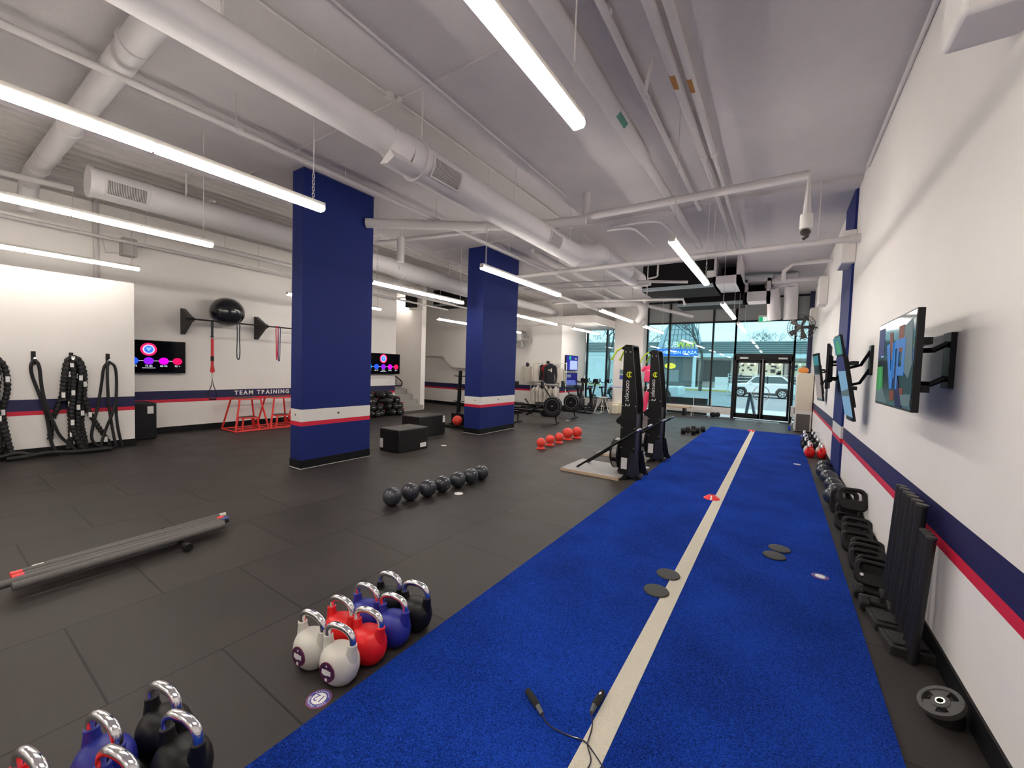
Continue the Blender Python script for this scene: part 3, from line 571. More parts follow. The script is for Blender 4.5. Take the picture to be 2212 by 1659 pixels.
P(M, [(-.43, .22), (.43, .22), (.43, .33), (-.43, .33)], q['teal'], sc, 'picture_patch'); P(M, [(-.43, .0), (.43, .0), (.43, .22), (-.43, .22)], q['violet'], sc, 'picture_patch'); P(M, [(-.43, .09), (.43, .09), (.43, .11), (-.43, .11)], q['white'], sc, 'caption_line', .003)
P(M, [(-.43, -.16), (.43, -.16), (.43, -.04), (-.43, -.04)], q['pink'], sc, 'picture_patch'); P(M, [(-.43, -.33), (.43, -.33), (.43, -.2), (-.43, -.2)], q['teal'], sc, 'picture_patch')
arm(t, (.75, 8.2, 1.8), (.7, 8.3, 1.8), (0, 8.1, 1.8))
t, M, sc = tvr('furthest tall television on the right wall near the white cabinet', (.655, 10.7, 1.60), (.12, -1, 0), (-.13, 0, .97), .52, 1.0)
P(M, [(-.24, -.45), (.24, -.45), (.24, .05), (-.24, .05)], q['pink'], sc, 'picture_patch'); P(M, [(-.24, .25), (.24, .25), (.24, .45), (-.24, .45)], q['teal'], sc, 'picture_patch')
arm(t, (.75, 10.5, 1.7), (.70, 10.6, 1.7), (0, 10.4, 1.7))
# two screens on the wall near the windows (fixed, facing +x)
for z0, z1, lb, k in ((1.53, 2.16, 'upper blue information screen by the far window', 0), (.92, 1.445, 'lower blue poster screen by the far window', 1)):
    t, M, sc = tv(lb, (-7.22, 15.37, (z0+z1)/2), (0, 1, 0), 1.12, z1-z0, .06, group='blue screens by the far window')
    if k == 0:
        P(M, [(-.55, -.30), (.55, -.30), (.55, .30), (-.55, .30)], em('scr_blue', (.02, .02, .30), .9), sc, 'picture_patch', .0024)
        P(M, [(-.22, -.27), (.50, -.27), (.50, .10), (-.22, .10)], em('scr_light', (.45, .55, .95), .9), sc, 'picture_patch', .003)
        P(M, [(-.30, .14), (-.14, .14), (-.14, .28), (-.30, .28)], em('scr_green', (.02, .55, .25), .9), sc, 'picture_patch', .003)
        P(M, [(.22, .16), (.42, .16), (.42, .22), (.22, .22)], q['white'], sc, 'caption_line', .003)
    else:
        P(M, [(-.55, -.25), (.55, -.25), (.55, .25), (-.55, .25)], em('scr_blue2', (.012, .01, .14), .9), sc, 'picture_patch', .0024)
        P(M, [(-.55, -.25), (.45, -.25), (.35, -.05), (-.55, -.04)], em('scr_mid', (.10, .14, .42), .9), sc, 'picture_patch', .003)
        for zz in (.17, .13, .09): P(M, [(-.45, zz-.01), (-.1, zz-.01), (-.1, zz+.01), (-.45, zz+.01)], q['white'], sc, 'caption_line', .003)

# ================================================================ LETTERING ON THE LEFT WALL
text('TEAM TRAINING', .135, frame((-10.547, 4.88, .785), (0, 1, 0), (0, 0, 1)), labelw, wl, 'wall_lettering', ext=.002, sx=.95, spacing=1.38, bold=.005)

# ================================================================ ROPE WALL
cordm = mat('black_cord', (.007, .007, .008), .6, noise=.3, nscale=50, bump=.4, bscale=110)
def hook(y, lb):
    t = thing('wall_hook', lb, 'hook', (-9.29, y, 1.40), group='black wall hooks on the rope partition')
    b = B(); b.box(-9.3, -9.285, y-.024, y+.024, 1.40, 1.60); b.cyl((-9.285, y, 1.56), (-9.275, y, 1.56), .018, n=10); b.cyl((-9.285, y, 1.43), (-9.275, y, 1.43), .018, n=10); b.to('plate', blackp, t)
    B().tube([(-9.285, y, 1.48), (-9.20, y, 1.47), (-9.16, y, 1.50)], .014, 8, sub=1).to('peg', steel, t); return t
hook(1.09, 'black wall hook holding the narrow rubber tube loop'); hook(1.90, 'black wall hook holding the wide rubber tube loop nearest the partition end'); hook(1.48, 'black wall hook hidden behind the fattest hanging rope bundle'); hook(.66, 'black wall hook at the left edge behind the rope bundle')
def yz(pts, x, r, sub=2, n=8, b=None):
    b = b or B(); L = len(pts); b.tube([(x+.015*sin(i*2.1), y, max(z, r+.004)) for i, (y, z) in enumerate(pts)], r, n, sub=sub); return b
def cord(label, paths, x, r, group=None):
    t = thing('tube_loop', label, 'rubber cord', (x, paths[0][0][0], .0), group=group)
    for i, p in enumerate(paths): yz(p, x+.02*i, r).to('cord_strand', cordm, t)
    return t
cord('narrow black rubber tube loop hanging left of the fattest rope bundle', [[(1.09, 1.47), (1.05, 1.40), (1.06, 1.25), (1.12, 1.0), (1.18, .75), (1.22, .5), (1.24, .2), (1.30, .03)], [(1.09, 1.47), (1.135, 1.40), (1.15, 1.1), (1.19, .78), (1.27, .5), (1.33, .29), (1.43, .16), (1.5, .05)]], -9.2, .021)
cord('wide black rubber tube loop hanging nearest the partition end', [[(1.90, 1.46), (1.83, 1.40), (1.81, 1.1), (1.76, .72), (1.69, .38), (1.68, .17), (1.78, .05), (1.95, .02)], [(1.90, 1.46), (1.97, 1.40), (1.99, 1.1), (1.97, .7), (1.99, .34), (2.05, .03)], [(1.87, 1.44), (1.865, 1.2), (1.88, .8), (1.91, .45), (1.96, .05)], [(1.96, .8), (1.92, .6), (1.84, .35), (1.78, .1)]], -9.2, .020)
def wavy(pts, x, r, b, ph):      # ribbed sleeve around a rope
    q = [Vector((x, y, z)) for y, z in pts]
    for _ in range(2):
        Q = []
        for i in range(len(q)-1): Q += [q[i]*.75+q[i+1]*.25, q[i]*.25+q[i+1]*.75]
        q = [q[0]]+Q+[q[-1]]
    out = []
    for i in range(len(q)-1):
        n = max(1, int((q[i+1]-q[i]).length/.012))
        out += [q[i].lerp(q[i+1], k/n) for k in range(n)]
    out.append(q[-1]); rad = [r*(1+.16*sin(i*1.3+ph)) for i in range(len(out))]
    for i, p in enumerate(out): p.z = max(p.z, r+.002)
    b.tube(out, rad, 10)
    return out
def bundle(label, cy, paths, r=.033):
    t = thing('sleeved_rope_bundle', label, 'rope', (-9.2, cy, 0), group='sleeved rope bundles hung on the partition')
    for i, p in enumerate(paths):
        b = B(); x = -9.245+.045*(i % 3); o = wavy(p, x, r, b, i); b.to('rope', cordm, t)
        for k in range(len(o)//5+(i*7) % 11, len(o)-6, 37):
            a, c = o[k], o[k+4]; d = (c-a).normalized()
            tg = B(); tg.prism([(a.y-.02, min(a.z, c.z)-.02), (a.y+.02, min(a.z, c.z)-.02), (a.y+.02, max(a.z, c.z)+.01), (a.y-.02, max(a.z, c.z)+.01)], x+r*1.12, x+r*1.2, 'x'); tg.to('tag', labelw, t, label='white sewn tag')
    return t
def arch(cy, w, top, legs): return [(legs[0][0], legs[0][1])]+legs[1:]
bundle('fattest hanging bundle of black sleeved ropes, between the two rubber loops', 1.49, [
    [(1.60, .05), (1.57, .4), (1.60, .8), (1.63, 1.2), (1.59, 1.46), (1.50, 1.55), (1.42, 1.48), (1.39, 1.2), (1.37, .9), (1.33, .75), (1.26, .55), (1.24, .25)],
    [(1.55, .06), (1.52, .5), (1.55, 1.0), (1.58, 1.35), (1.51, 1.50), (1.45, 1.38), (1.44, 1.0), (1.45, .6), (1.46, .3), (1.43, .08)],
    [(1.58, .04), (1.50, .25), (1.45, .5), (1.47, .9), (1.49, 1.3), (1.46, 1.46), (1.41, 1.35), (1.36, 1.0), (1.38, .85)],
    [(1.63, .06), (1.60, .3), (1.55, .6), (1.53, 1.0), (1.56, 1.3), (1.52, 1.44), (1.48, 1.2), (1.49, .8), (1.50, .4), (1.54, .1)],
    [(1.61, .9), (1.66, .62), (1.76, .40), (1.86, .18), (1.90, .05)]])
bundle('hanging bundle of black sleeved ropes at the left edge of the picture', .68, [
    [(.80, .07), (.84, .25), (.80, .5), (.78, .75), (.84, 1.0), (.83, 1.3), (.78, 1.46), (.66, 1.54), (.56, 1.4), (.55, .9), (.58, .4), (.52, .08)],
    [(.74, .06), (.76, .4), (.72, .9), (.76, 1.3), (.68, 1.48), (.62, 1.3), (.63, .8), (.66, .3), (.70, .06)],
    [(.86, .06), (.82, .3), (.76, .55), (.70, .8), (.71, 1.2), (.66, 1.4), (.60, 1.1), (.60, .6), (.62, .1)]])
for i, pts in enumerate(([(.45, .04), (.7, .06), (.9, .12), (1.05, .05), (1.3, .04)], [(.8, .04), (1.0, .05), (1.2, .08), (1.45, .04), (1.7, .05)], [(1.5, .05), (1.75, .05), (1.95, .04), (1.6, .04)])):
    b = B(); yz(pts, -9.1+.04*i, .030, b=b); tag(b.to('floor_rope', cordm), ('black sleeved rope lying on the floor at the picture left edge', 'black sleeved rope lying on the floor below the narrow loop', 'black sleeved rope lying on the floor below the wide loop')[i], 'rope')

for o in list(bpy.data.objects):
    if o.parent is None and o.name.split('.')[0] in ('wall_hook', 'tube_loop', 'sleeved_rope_bundle', 'floor_rope'): o.location.x -= .12
# ================================================================ PULL UP BAR
t = thing('pull_up_bar', 'long black pull up bar on wall brackets with bands and a ball', 'pull-up bar', (-10.5, 4.0, 2.05))
B().tube([(-10.0, 3.15, 2.36), (-10.0, 6.6, 2.36)], .016, 12).to('bar', blackp, t)
for y in (3.27, 4.70, 6.15):
    b = B(); b.prism([(-10.549, 2.06), (-10.49, 2.06), (-10.12, 2.30), (-10.0, 2.33), (-10.0, 2.39), (-10.12, 2.42), (-10.49, 2.60), (-10.549, 2.60)], y-.035, y+.035, 'y'); b.to('bracket', blackp, t)
B().sph((-10.21, 3.97, 2.60), .315, 36, 24, (1, 1.04, 1.0)).to('x', greyrub); o = bpy.data.objects['x']; o.name = 'exercise_ball'; tag(o, 'large glossy dark exercise ball resting on the pull up bar', 'exercise ball'); o.data.materials[0] = mat('gloss_black', (.010, .011, .016), .22, coat=.5)
t = thing('suspension_strap', 'red suspension strap with a triangular handle hanging from the bar', 'suspension trainer', (-10, 3.61, .70))
b = B(); b.box(-10.01, -9.99, 3.59, 3.63, 2.02, 2.38); b.tube([(-10.0, 3.58, 2.04), (-10.0, 3.60, 1.99), (-10.0, 3.64, 2.03)], .008, 6); b.to('anchor_strap', blackp, t)
b = B(); b.box(-10.008, -9.992, 3.588, 3.636, 1.42, 1.99); b.prism([(3.59, 1.44), (3.635, 1.44), (3.66, 1.30), (3.612, 1.26), (3.57, 1.30)], -10.006, -9.994, 'x'); b.to('red_strap', mat('red_strap', (.62, .02, .03), .6), t)
B().box(-10.012, -9.988, 3.584, 3.640, 1.52, 1.62).to('buckle', blackp, t)
B().tube([(-10, 3.60, 1.26), (-10, 3.595, 1.18), (-10, 3.63, 1.18), (-10, 3.625, 1.26)], .006, 6, closed=True).to('carabiner', steel, t)
b = B(); b.tube([(-10, 3.612, 1.17), (-10, 3.60, 1.02), (-10, 3.53, .80), (-10, 3.54, .74), (-10, 3.60, .70), (-10, 3.68, .72), (-10, 3.70, .80), (-10, 3.63, 1.02)], .008, 6, closed=True); b.tube([(-10, 3.56, .71), (-10, 3.68, .71)], .018, 10); b.to('handle_strap', blackp, t)
def band(lb, y, col, z, w=.02):
    b = B(); b.tube([(-9.99, y-.03, 2.38), (-9.99, y-.02, 2.1), (-9.99, y-w, z+.1), (-9.99, y, z), (-9.99, y+w, z+.1), (-9.99, y+.02, 2.1), (-9.99, y+.03, 2.38)], .011, 6, sub=1, closed=True); tag(b.to('resistance_band', col), lb, 'resistance band')
band('thick dark grey resistance band hanging on the bar between the brackets', 4.10, mat('band_dark', (.02, .03, .05), .5), 1.54, .035)
band('thin red resistance band hanging beside the near blue column', 4.92, mat('band_red', (.6, .01, .05), .5), 1.56, .01)
band('thin navy resistance band hanging beside the near blue column', 4.97, mat('band_navy', (.01, .02, .12), .5), 1.53, .02)
# ================================================================ BOXES, STOOLS, BAGS ON THE LEFT
def softbox(label, x0, x1, y0, y1, h, tags, gr=None):
    t = thing('jump_box', label, 'jump box', ((x0+x1)/2, (y0+y1)/2, 0), group=gr)
    B().box(x0, x1, y0, y1, 0, h).to('cover', mat('vinyl', (.008, .008, .009), .36, noise=.15, bump=.15, bscale=7), t, bevel=.02, seg=3)
    for q in tags: B().box(*q).to('label', labelw, t, label='white label')
    return t
softbox('low black padded jump box, nearer of the two beside the near blue column', -6.10, -5.57, 4.84, 5.55, .41, [(-5.572, -5.566, 5.35, 5.5, .04, .12), (-6.08, -6.0, 4.834, 4.84, .05, .22)])
softbox('taller black padded jump box behind the low one', -7.0, -6.42, 6.15, 6.94, .455, [(-6.422, -6.416, 6.85, 6.92, .28, .43)])
softbox('black upright padded box standing at the end of the rope partition', -10.5, -9.93, 2.28, 2.68, .69, [(-9.932, -9.926, 2.54, 2.63, .49, .63)])
def plyo(label, cy, cx=-9.98):
    t = thing('plyo_stool', label, 'plyo stand', (cx, cy, 0), group='red metal plyo stands against the left wall')
    def fr(h, wb, wt, db, dt, off=0):
        b = B(); bq = B(); bt = [(cx+sx*db/2+off, cy+sy*wb/2, .015) for sx, sy in ((-1, -1), (1, -1), (1, 1), (-1, 1))]; tp = [(cx+sx*dt/2+off, cy+sy*wt/2, h-.02) for sx, sy in ((-1, -1), (1, -1), (1, 1), (-1, 1))]
        for i in range(4): b.tube([bt[i], bt[(i+1) % 4]], .018, 6); bq.tube([tp[i], tp[(i+1) % 4]], .018, 6)
        for i in range(4): B().tube([bt[i], tp[i]], .020, 6).to('leg', steelred, t)
        b.to('base_frame', steelred, t); bq.to('top_frame', steelred, t)
        B().box(cx-dt/2+off, cx+dt/2+off, cy-wt/2, cy+wt/2, h-.02, h).to('top_plate', blackp, t)
    fr(.72, .68, .42, .66, .42); fr(.30, .36, .28, .30, .24, .1)
    return t
plyo('red metal plyo stand furthest left, just right of the strap', 4.25); plyo('middle red metal plyo stand below the wall lettering', 4.97); plyo('red metal plyo stand mostly hidden by the near blue column', 5.68)
bagm = mat('bag_nylon', (.008, .0075, .009), .55, noise=.3, bump=.5, bscale=18); bagr = mat('bag_red', (.5, .02, .03), .6)
def mkbag():
    t = thing('sandbag', 'x', 'sandbag', (0, 0, .11))
    M = Matrix.Rotation(pi/2, 4, 'Y'); b = B(); b.lathe([(.02, -.25), (.07, -.25), (.10, -.22), (.116, -.12), (.12, 0), (.114, .12), (.10, .22), (.07, .25), (.02, .25)], 18, M=M); b.to('body', bagm, t, local=True)
    for s in (-1, 1): B().tube([(-.14, .09*s, .05), (-.12, .13*s, .07), (.0, .14*s, .08), (.12, .13*s, .07), (.14, .09*s, .05)], .012, 6, sub=1).to('handle', bagr if s > 0 else bagm, t, local=True)
    B().tube([(.245, -.04, 0), (.27, 0, .02), (.245, .04, 0)], .007, 6).to('end_loop', labelw, t, local=True)
    return t
bag0 = mkbag(); first = True; n = 0
for row, (cnt, z) in enumerate(((7, .115), (6, .30), (5, .48), (3, .65))):
    for k in range(cnt):
        y = 7.12+row*.13+k*.262; lb = 'black cylindrical sandbag, %s row of the pile, %s from its left end' % (('bottom', 'second', 'third', 'top')[row], ('first', 'second', 'third', 'fourth', 'fifth', 'sixth', 'seventh')[k])
        loc = (-9.95+.04*((k*7+row*3) % 3-1), y, z); rz = .45*((k*5+row*2) % 3-1)+.15*sin(k*3+row)
        if first: bag0.location = loc; bag0.rotation_euler = (0, 0, rz); bag0['label'] = lb; bag0['group'] = 'sandbags piled by the stairs'; first = False
        else: dup(bag0, loc, rz, lb, 'sandbags piled by the stairs')
# medicine ball rack
t = thing('ball_rack', 'tall black empty ball rack with a square base beside the far blue column', 'rack', (-6.85, 8.0, 0))
for k in range(3):
    a = 2*pi*k/3+.5; B().tube([(-6.85+.16*cos(a), 8.0+.16*sin(a), .3), (-6.85+.10*cos(a), 8.0+.10*sin(a), 1.46)], .027, 8).to('upright', blackp, t)
for z in (.66, .98, 1.32): b = B(); b.tube([(-7.12, 8.0, z), (-6.58, 8.0, z)], .012, 6); b.tube([(-6.85, 7.8, z), (-6.85, 8.2, z)], .012, 6); b.to('shelf_arm', blackp, t)
b = B(); b.box(-7.12, -6.62, 7.9, 8.3, .06, .37); b.to('base_box', blackp, t, bevel=.03); b = B(); b.box(-7.3, -6.55, 7.72, 7.80, .0, .06); b.box(-7.3, -7.22, 7.72, 8.3, 0, .06); b.to('foot', blackp, t)
# ================================================================ KETTLEBELLS
def make_kb(name, body, lab=None):
    t = thing('kettlebell', 'x', 'kettlebell', (0, 0, 0))
    b = B(); pr = [(.002, 0), (.052, .0), (.066, .005), (.088, .030), (.100, .062), (.103, .090), (.099, .117), (.087, .143), (.066, .161), (.038, .169), (.002, .171)]
    b.lathe(pr, 40, sc=(1, .80, 1)); b.to('body', body, t, local=True)
    for s in (-1, 1):
        b = B(); b.tube([(s*.066, 0, .105), (s*.074, 0, .15), (s*.079, 0, .178), (s*.080, 0, .197), (s*.080, 0, .199)], [.034, .028, .0225, .0225, .020], 16); b.to('handle_socket', body, t, local=True)
    pts = [(-.080, 0, .190), (-.082, 0, .218), (-.073, 0, .242), (-.045, 0, .259), (0, 0, .264), (.045, 0, .259), (.073, 0, .242), (.082, 0, .218), (.080, 0, .190)]
    B().tube(pts, .0165, 14, sub=2).to('handle', chrome, t, local=True)
    if lab:
        M = Matrix.Translation((0, -.0795, .086)) @ Matrix.Rotation(R(-2), 4, 'X') @ Matrix.Rotation(pi/2, 4, 'X')
        b = B(); b.prism(disc2(0, 0, .040, 36), -.02, .002, 'z', M=M); lo = b.to('badge', lab, t, local=True)
        b = B(); b.prism(disc2(0, 0, .046, 36), -.02, .0005, 'z', M=M); b.to('badge_rim', mat('badge_rim', (.12, .01, .05), .4), t, local=True)
        b = B(); b.prism([(-.028, -.010), (.028, -.010), (.028, .012), (-.028, .012)], .002, .0028, 'z', M=M); b.prism([(-.020, -.014), (.004, -.014), (.004, -.010), (-.020, -.010)], .002, .0028, 'z', M=M); b.prism(star(0, .030, .007), .002, .0028, 'z', M=M); b.prism(rrect(-.007, .007, -.040, -.026, .002), .002, .0028, 'z', M=M); b.to('badge_print', labelw, t, local=True)
    return t
kw, kr, kb, kk = make_kb('w', whitek, purple), make_kb('r', redk), make_kb('b', bluek), make_kb('k', blackk)
used = set()
def kput(src, x, y, lb, gr, rz=0, s=1.06, z=0):
    if src.name not in used: used.add(src.name); o = src; o.location = (x, y, z); o.rotation_euler = (0, 0, rz); o['label'] = lb; o['group'] = gr; o.scale = (s,)*3; return o
    return dup(src, (x, y, z), rz, lb, gr, s)
G = 'kettlebells standing in pairs on the mats'
for (src, nm), y in zip(((kw, 'off-white'), (kr, 'red'), (kb, 'blue'), (kk, 'black')), (1.193, 1.362, 1.531, 1.70)):
    kput(src, -1.775, y, 'whole %s kettlebell nearer the turf, in the cluster of eight' % nm, G, .16, 1.03); kput(src, -1.985, y-.022, '%s kettlebell further from the turf, in the cluster of eight' % nm, G, .10, 1.03)
for src, nm, y in ((kk, 'black', .545), (kb, 'blue', .372), (kr, 'red', .20)):
    kput(src, -1.765, y, '%s kettlebell nearer the turf at the lower left corner' % nm, G, .25); kput(src, -1.985, y+.01, '%s kettlebell further from the turf at the lower left corner' % nm, G, .2)
G2 = 'kettlebells lined along the right wall'
for k, (src, nm, x, y) in enumerate(((kr, 'red', .565, 9.98), (kr, 'red', .765, 10.0), (kw, 'off-white', .56, 10.28), (kw, 'off-white', .76, 10.3), (kk, 'black', .54, 10.9), (kk, 'black', .75, 11.0), (kk, 'black', .55, 11.5), (kk, 'black', .74, 11.55), (kb, 'blue', .56, 12.2), (kk, 'black', .74, 12.2))):
    row = ('first', 'second', 'third', 'fourth', 'fifth')[k//2]
    kput(src, x, y, '%s kettlebell by the right wall, %s row beyond the dark balls, %s' % (nm, row, 'turf side' if k % 2 == 0 else 'wall side'), G2, 1.2+.1*(k % 3))
# emblem discs on the floor
def emblem(label, x, y, z, r=.055, big=True, rz=pi+.1):
    t = thing('floor_marker', label, 'floor marker', (x, y, z), rz)
    B().cyl((0, 0, 0), (0, 0, .002), r, n=40).to('disc', mat('marker_red', (.45, .05, .12), .4), t, local=True)
    B().cyl((0, 0, .002), (0, 0, .0025), r*.95, n=40).to('blue_ring', mat('marker_blue', (.06, .07, .32), .4), t, local=True)
    B().cyl((0, 0, .0025), (0, 0, .003), r*.60, n=40).to('white_centre', labelw, t, local=True)
    if big:
        def loc_text(s, size, M, m, nm):
            t.rotation_euler = (0, 0, 0); l = t.location.copy(); t.location = (0, 0, 0); o = text(s, size, M, m, t, nm, ext=.0002); t.location = l; t.rotation_euler = (0, 0, rz); return o
        loc_text('12', r*.95, Matrix.Translation((0, -.002, .0033)), mat('marker_blue', (0, 0, 0)), 'marker_number')
        for i, c in enumerate('TEAM TRAINING'):
            a = pi/2+1.35-2.7*i/12
            if c != ' ': loc_text(c, r*.27, Matrix.Translation((r*.77*cos(a), r*.77*sin(a), .003)) @ Matrix.Rotation(a-pi/2, 4, 'Z'), labelw, 'marker_letter')
        b = B()
        for i in range(9):
            a = -pi/2-1.0+2.0*i/8; b.prism([(r*.77*cos(a)-.002, r*.77*sin(a)-.003), (r*.77*cos(a)+.002, r*.77*sin(a)-.003), (r*.77*cos(a)+.002, r*.77*sin(a)+.003), (r*.77*cos(a)-.002, r*.77*sin(a)+.003)], .0026, .0031, 'z')
        b.to('marker_print', labelw, t, local=True)
    return t
emblem('round blue and white number 12 marker before the near kettlebells', -1.742, 1.063, 0.0, .056, rz=pi+.25)
emblem('round white marker on the turf near the right edge', .343, 4.01, .0155, .056, big=False)
for i, (x, y, lb) in enumerate(((-3.27, 3.81, 'small white floor marker in front of the grey balls'), (-5.49, 5.91, 'small white floor marker right of the padded jump boxes'), (-1.79, 6.82, 'small white floor marker between the two upright machines'), (-5.45, 11.42, 'small white floor marker between the two rowing machines'), (.33, 8.9, 'small white marker on the turf near the red kettlebells'))):
    b = B(); b.cyl((x, y, .0155 if i == 4 else 0), (x, y, .018 if i == 4 else .003), .055, n=28); tag(b.to('floor_marker', labelw), lb, 'floor marker')
# ================================================================ BALLS
ballp = [(.104, y, x) for x, y in ((-3.562, 3.015), (-3.545, 3.268), (-3.48, 3.485), (-3.475, 3.735), (-3.455, 4.0), (-3.435, 4.245), (-3.437, 4.475))]
def ball_proto(m, name, cat):
    t = thing(name, 'x', cat, (0, 0, 0)); B().sph((0, 0, 1), 1, 32, 18).to('shell', m, t, local=True)
    b = B(); b.tube([(1.0*cos(a), .0, 1+1.0*sin(a)) for a in [2*pi*i/40 for i in range(40)]], .012, 5, closed=True); b.to('seam', m, t, local=True); return t
g0 = ball_proto(greyrub, 'slam_ball', 'slam ball')
ordn = ('nearest', 'second', 'third', 'middle', 'fifth', 'sixth', 'furthest')
for i, (r, y, x) in enumerate(ballp):
    lb = '%s grey slam ball of the seven in a row on the mats' % ordn[i]
    if i == 0: g0.location = (x, y, 0); g0.scale = (r,)*3; g0['label'] = lb; g0['group'] = 'seven grey slam balls in a row'
    else: dup(g0, (x, y, 0), .4*i, lb, 'seven grey slam balls in a row', r)
wb = ((.636, 6.41, .114), (.70, 6.77, .108), (.690, 7.14, .106), (.68, 7.60, .112), (.656, 8.02, .111), (.688, 8.50, .107))
for i, (x, y, r) in enumerate(wb): dup(g0, (x, y, 0), .5*i, '%s dark slam ball of the six along the right wall' % ('nearest', 'second', 'third', 'fourth', 'fifth', 'furthest')[i], 'six dark slam balls by the right wall', r)
t0 = None
for i, (x, y, r) in enumerate(((-3.887, 6.98, .092), (-3.92, 7.42, .094), (-3.905, 7.80, .096), (-3.945, 8.30, .120), (-3.86, 8.62, .117))):
    lb = '%s red ball of the five in a row on the mats' % ('nearest', 'second', 'middle', 'fourth', 'furthest')[i]
    b = B(); b.sph((x, y, r+.03), r, 32, 18); tag(b.to('red_ball', redball), lb, 'ball', 'five red balls standing on dishes')
    b = B(); b.lathe([(r*.95, 0), (r*1.0, .012), (r*.62, .03), (r*.56, .05), (r*.50, .05), (r*.5, .012), (.01, .012)], 28, Matrix.Translation((x, y, 0))); tag(b.to('ball_dish', redball), 'red dish under the %s red ball of the five' % ('nearest', 'second', 'middle', 'fourth', 'furthest')[i], 'ball stand', 'red dishes under the balls')
b = B(); b.sph((-6.75, 7.74, .20), .128, 32, 18); tag(b.to('red_ball', redball), 'red ball sitting low in front of the black ball rack', 'ball')
# sliders
for i, (x, y) in enumerate(((-.668, 2.985), (-.652, 3.285), (.035, 4.21), (.072, 4.41))):
    b = B(); b.lathe([(.001, .0), (.082, .0), (.088, .004), (.084, .011), (.070, .013), (.001, .013)], 36, Matrix.Translation((x, y, .0152))); tag(b.to('slider_disc', mat('slider', (.035, .035, .033), .6, noise=.1)), ('dark slider disc overlapping the turf line, nearer one', 'dark slider disc overlapping the turf line, further one', 'nearer dark slider disc of the pair right of the turf line', 'further dark slider disc of the pair right of the turf line')[i], 'slider disc')
# cone marker on line
for x, y, s, lb in ((-.648, 5.66, 1, 'red flat training cone beside the white turf line'), (-.60, 13.2, 1, 'red flat training cone at the far end of the turf')):
    t = thing('training_cone', lb, 'training cone', (x, y, .0155)); b = B(); b.lathe([(.095, 0), (.095, .003), (.035, .045), (.022, .046), (.022, .042), (.033, .040), (.088, .0005)], 28); b.to('cone', mat('cone_red', (.85, .03, .04), .45), t, local=True)
    b = B(); b.prism([(-.012, .004), (.012, .004), (.008, .05), (-.004, .05)], -.088, -.03, 'y', M=Matrix.Rotation(.5, 4, 'Z')) if False else b.add([(-.01, -.096, .004), (.01, -.096, .004), (.008, -.038, .045), (-.006, -.038, .045)], [(0, 1, 2, 3)]); b.to('white_stripe', labelw, t, local=True)
# jump rope
t = thing('jump_rope', 'black jump rope with foam handles lying across the turf line', 'jump rope', (-.7, 1.62, .0155))
zt = .0155
for a, c, e in (((-.945, 1.652), (-.862, 1.605), (-.825, 1.582)), ((-.642, 1.858), (-.647, 1.765), (-.645, 1.722))):
    b = B(); b.tube([(a[0], a[1], zt+.016), ((a[0]+c[0])/2, (a[1]+c[1])/2, zt+.016), (c[0], c[1], zt+.015)], [.0145, .0165, .0155], 14); b.to('foam_grip', mat('foam', (.012, .012, .012), .85, bump=.3, bscale=200), t)
    b = B(); b.tube([(c[0], c[1], zt+.014), (e[0], e[1], zt+.012)], [.013, .0095], 12); b.to('handle_neck', mat('neck', (.10, .11, .11), .4), t)
b = B(); b.prism([(-.648, 1.83), (-.641, 1.84), (-.639, 1.825), (-.646, 1.815)], zt+.032, zt+.0335, 'z'); b.to('logo_mark', labelw, t)
b = B(); b.tube([(x, y, zt+.004+z) for x, y, z in ((-.825, 1.582, .006), (-.79, 1.56, 0), (-.75, 1.555, 0), (-.675, 1.563, 0), (-.628, 1.58, 0), (-.596, 1.57, .003), (-.56, 1.55, 0), (-.521, 1.525, 0), (-.49, 1.50, 0), (-.44, 1.42, 0), (-.50, 1.38, 0), (-.56, 1.45, 0), (-.555, 1.51, 0), (-.575, 1.538, 0), (-.60, 1.565, .006), (-.605, 1.60, 0), (-.612, 1.65, 0), (-.625, 1.69, 0), (-.645, 1.722, .006))], .0028, 8, sub=2); b.to('cable', mat('cable', (.02, .015, .03), .3, coat=.4), t)
# ================================================================ BODY BARS on the left
foamg = mat('bar_foam', (.105, .098, .096), .6, noise=.1, bump=.1)
cw, cr_, cb_ = mat('cap_white', (.70, .68, .62), .4), mat('cap_red', (.85, .07, .07), .4), mat('cap_blue', (.08, .11, .42), .4)
zz = .085
bars = (((-4.30, .53), (-4.41, 1.65), cw, cw, 'with white end caps, furthest from the camera'), ((-4.27, .43), (-4.335, 1.60), cr_, cr_, 'with red end caps'), ((-4.20, .43), (-4.275, 1.62), cr_, cb_, 'with one red and one blue end cap'), ((-4.15, .45), (-4.225, 1.60), cb_, blackp, 'with one blue end cap'))
for a, c, m0, m1, lb in bars:
    t = thing('body_bar', 'grey padded body bar '+lb+', lying on the mats', 'weighted bar', ((a[0]+c[0])/2, (a[1]+c[1])/2, zz-.022), group='padded body bars lying together')
    A, Cc = Vector(a+(zz,)), Vector(c+(zz,)); d = (Cc-A).normalized(); B().tube([A, Cc], .021, 14).to('padded_tube', foamg, t); B().tube([A-d*.055, A], .0185, 12).to('end_cap', m0, t); B().tube([Cc, Cc+d*.055], .0185, 12).to('end_cap', m1, t)
for a, c, r, lb in (((-4.10, .18), (-4.17, 1.60), .026, 'longest thick grey padded bar reaching the left picture edge'), ((-4.02, .36), (-4.125, 1.58), .028, 'thickest grey padded bar, nearest the camera')):
    b = B(); b.tube([(a[0], a[1], zz+.004), (c[0], c[1], zz+.004)], r, 16); tag(b.to('body_bar', foamg), lb+', lying on the mats', 'weighted bar', 'padded body bars lying together')
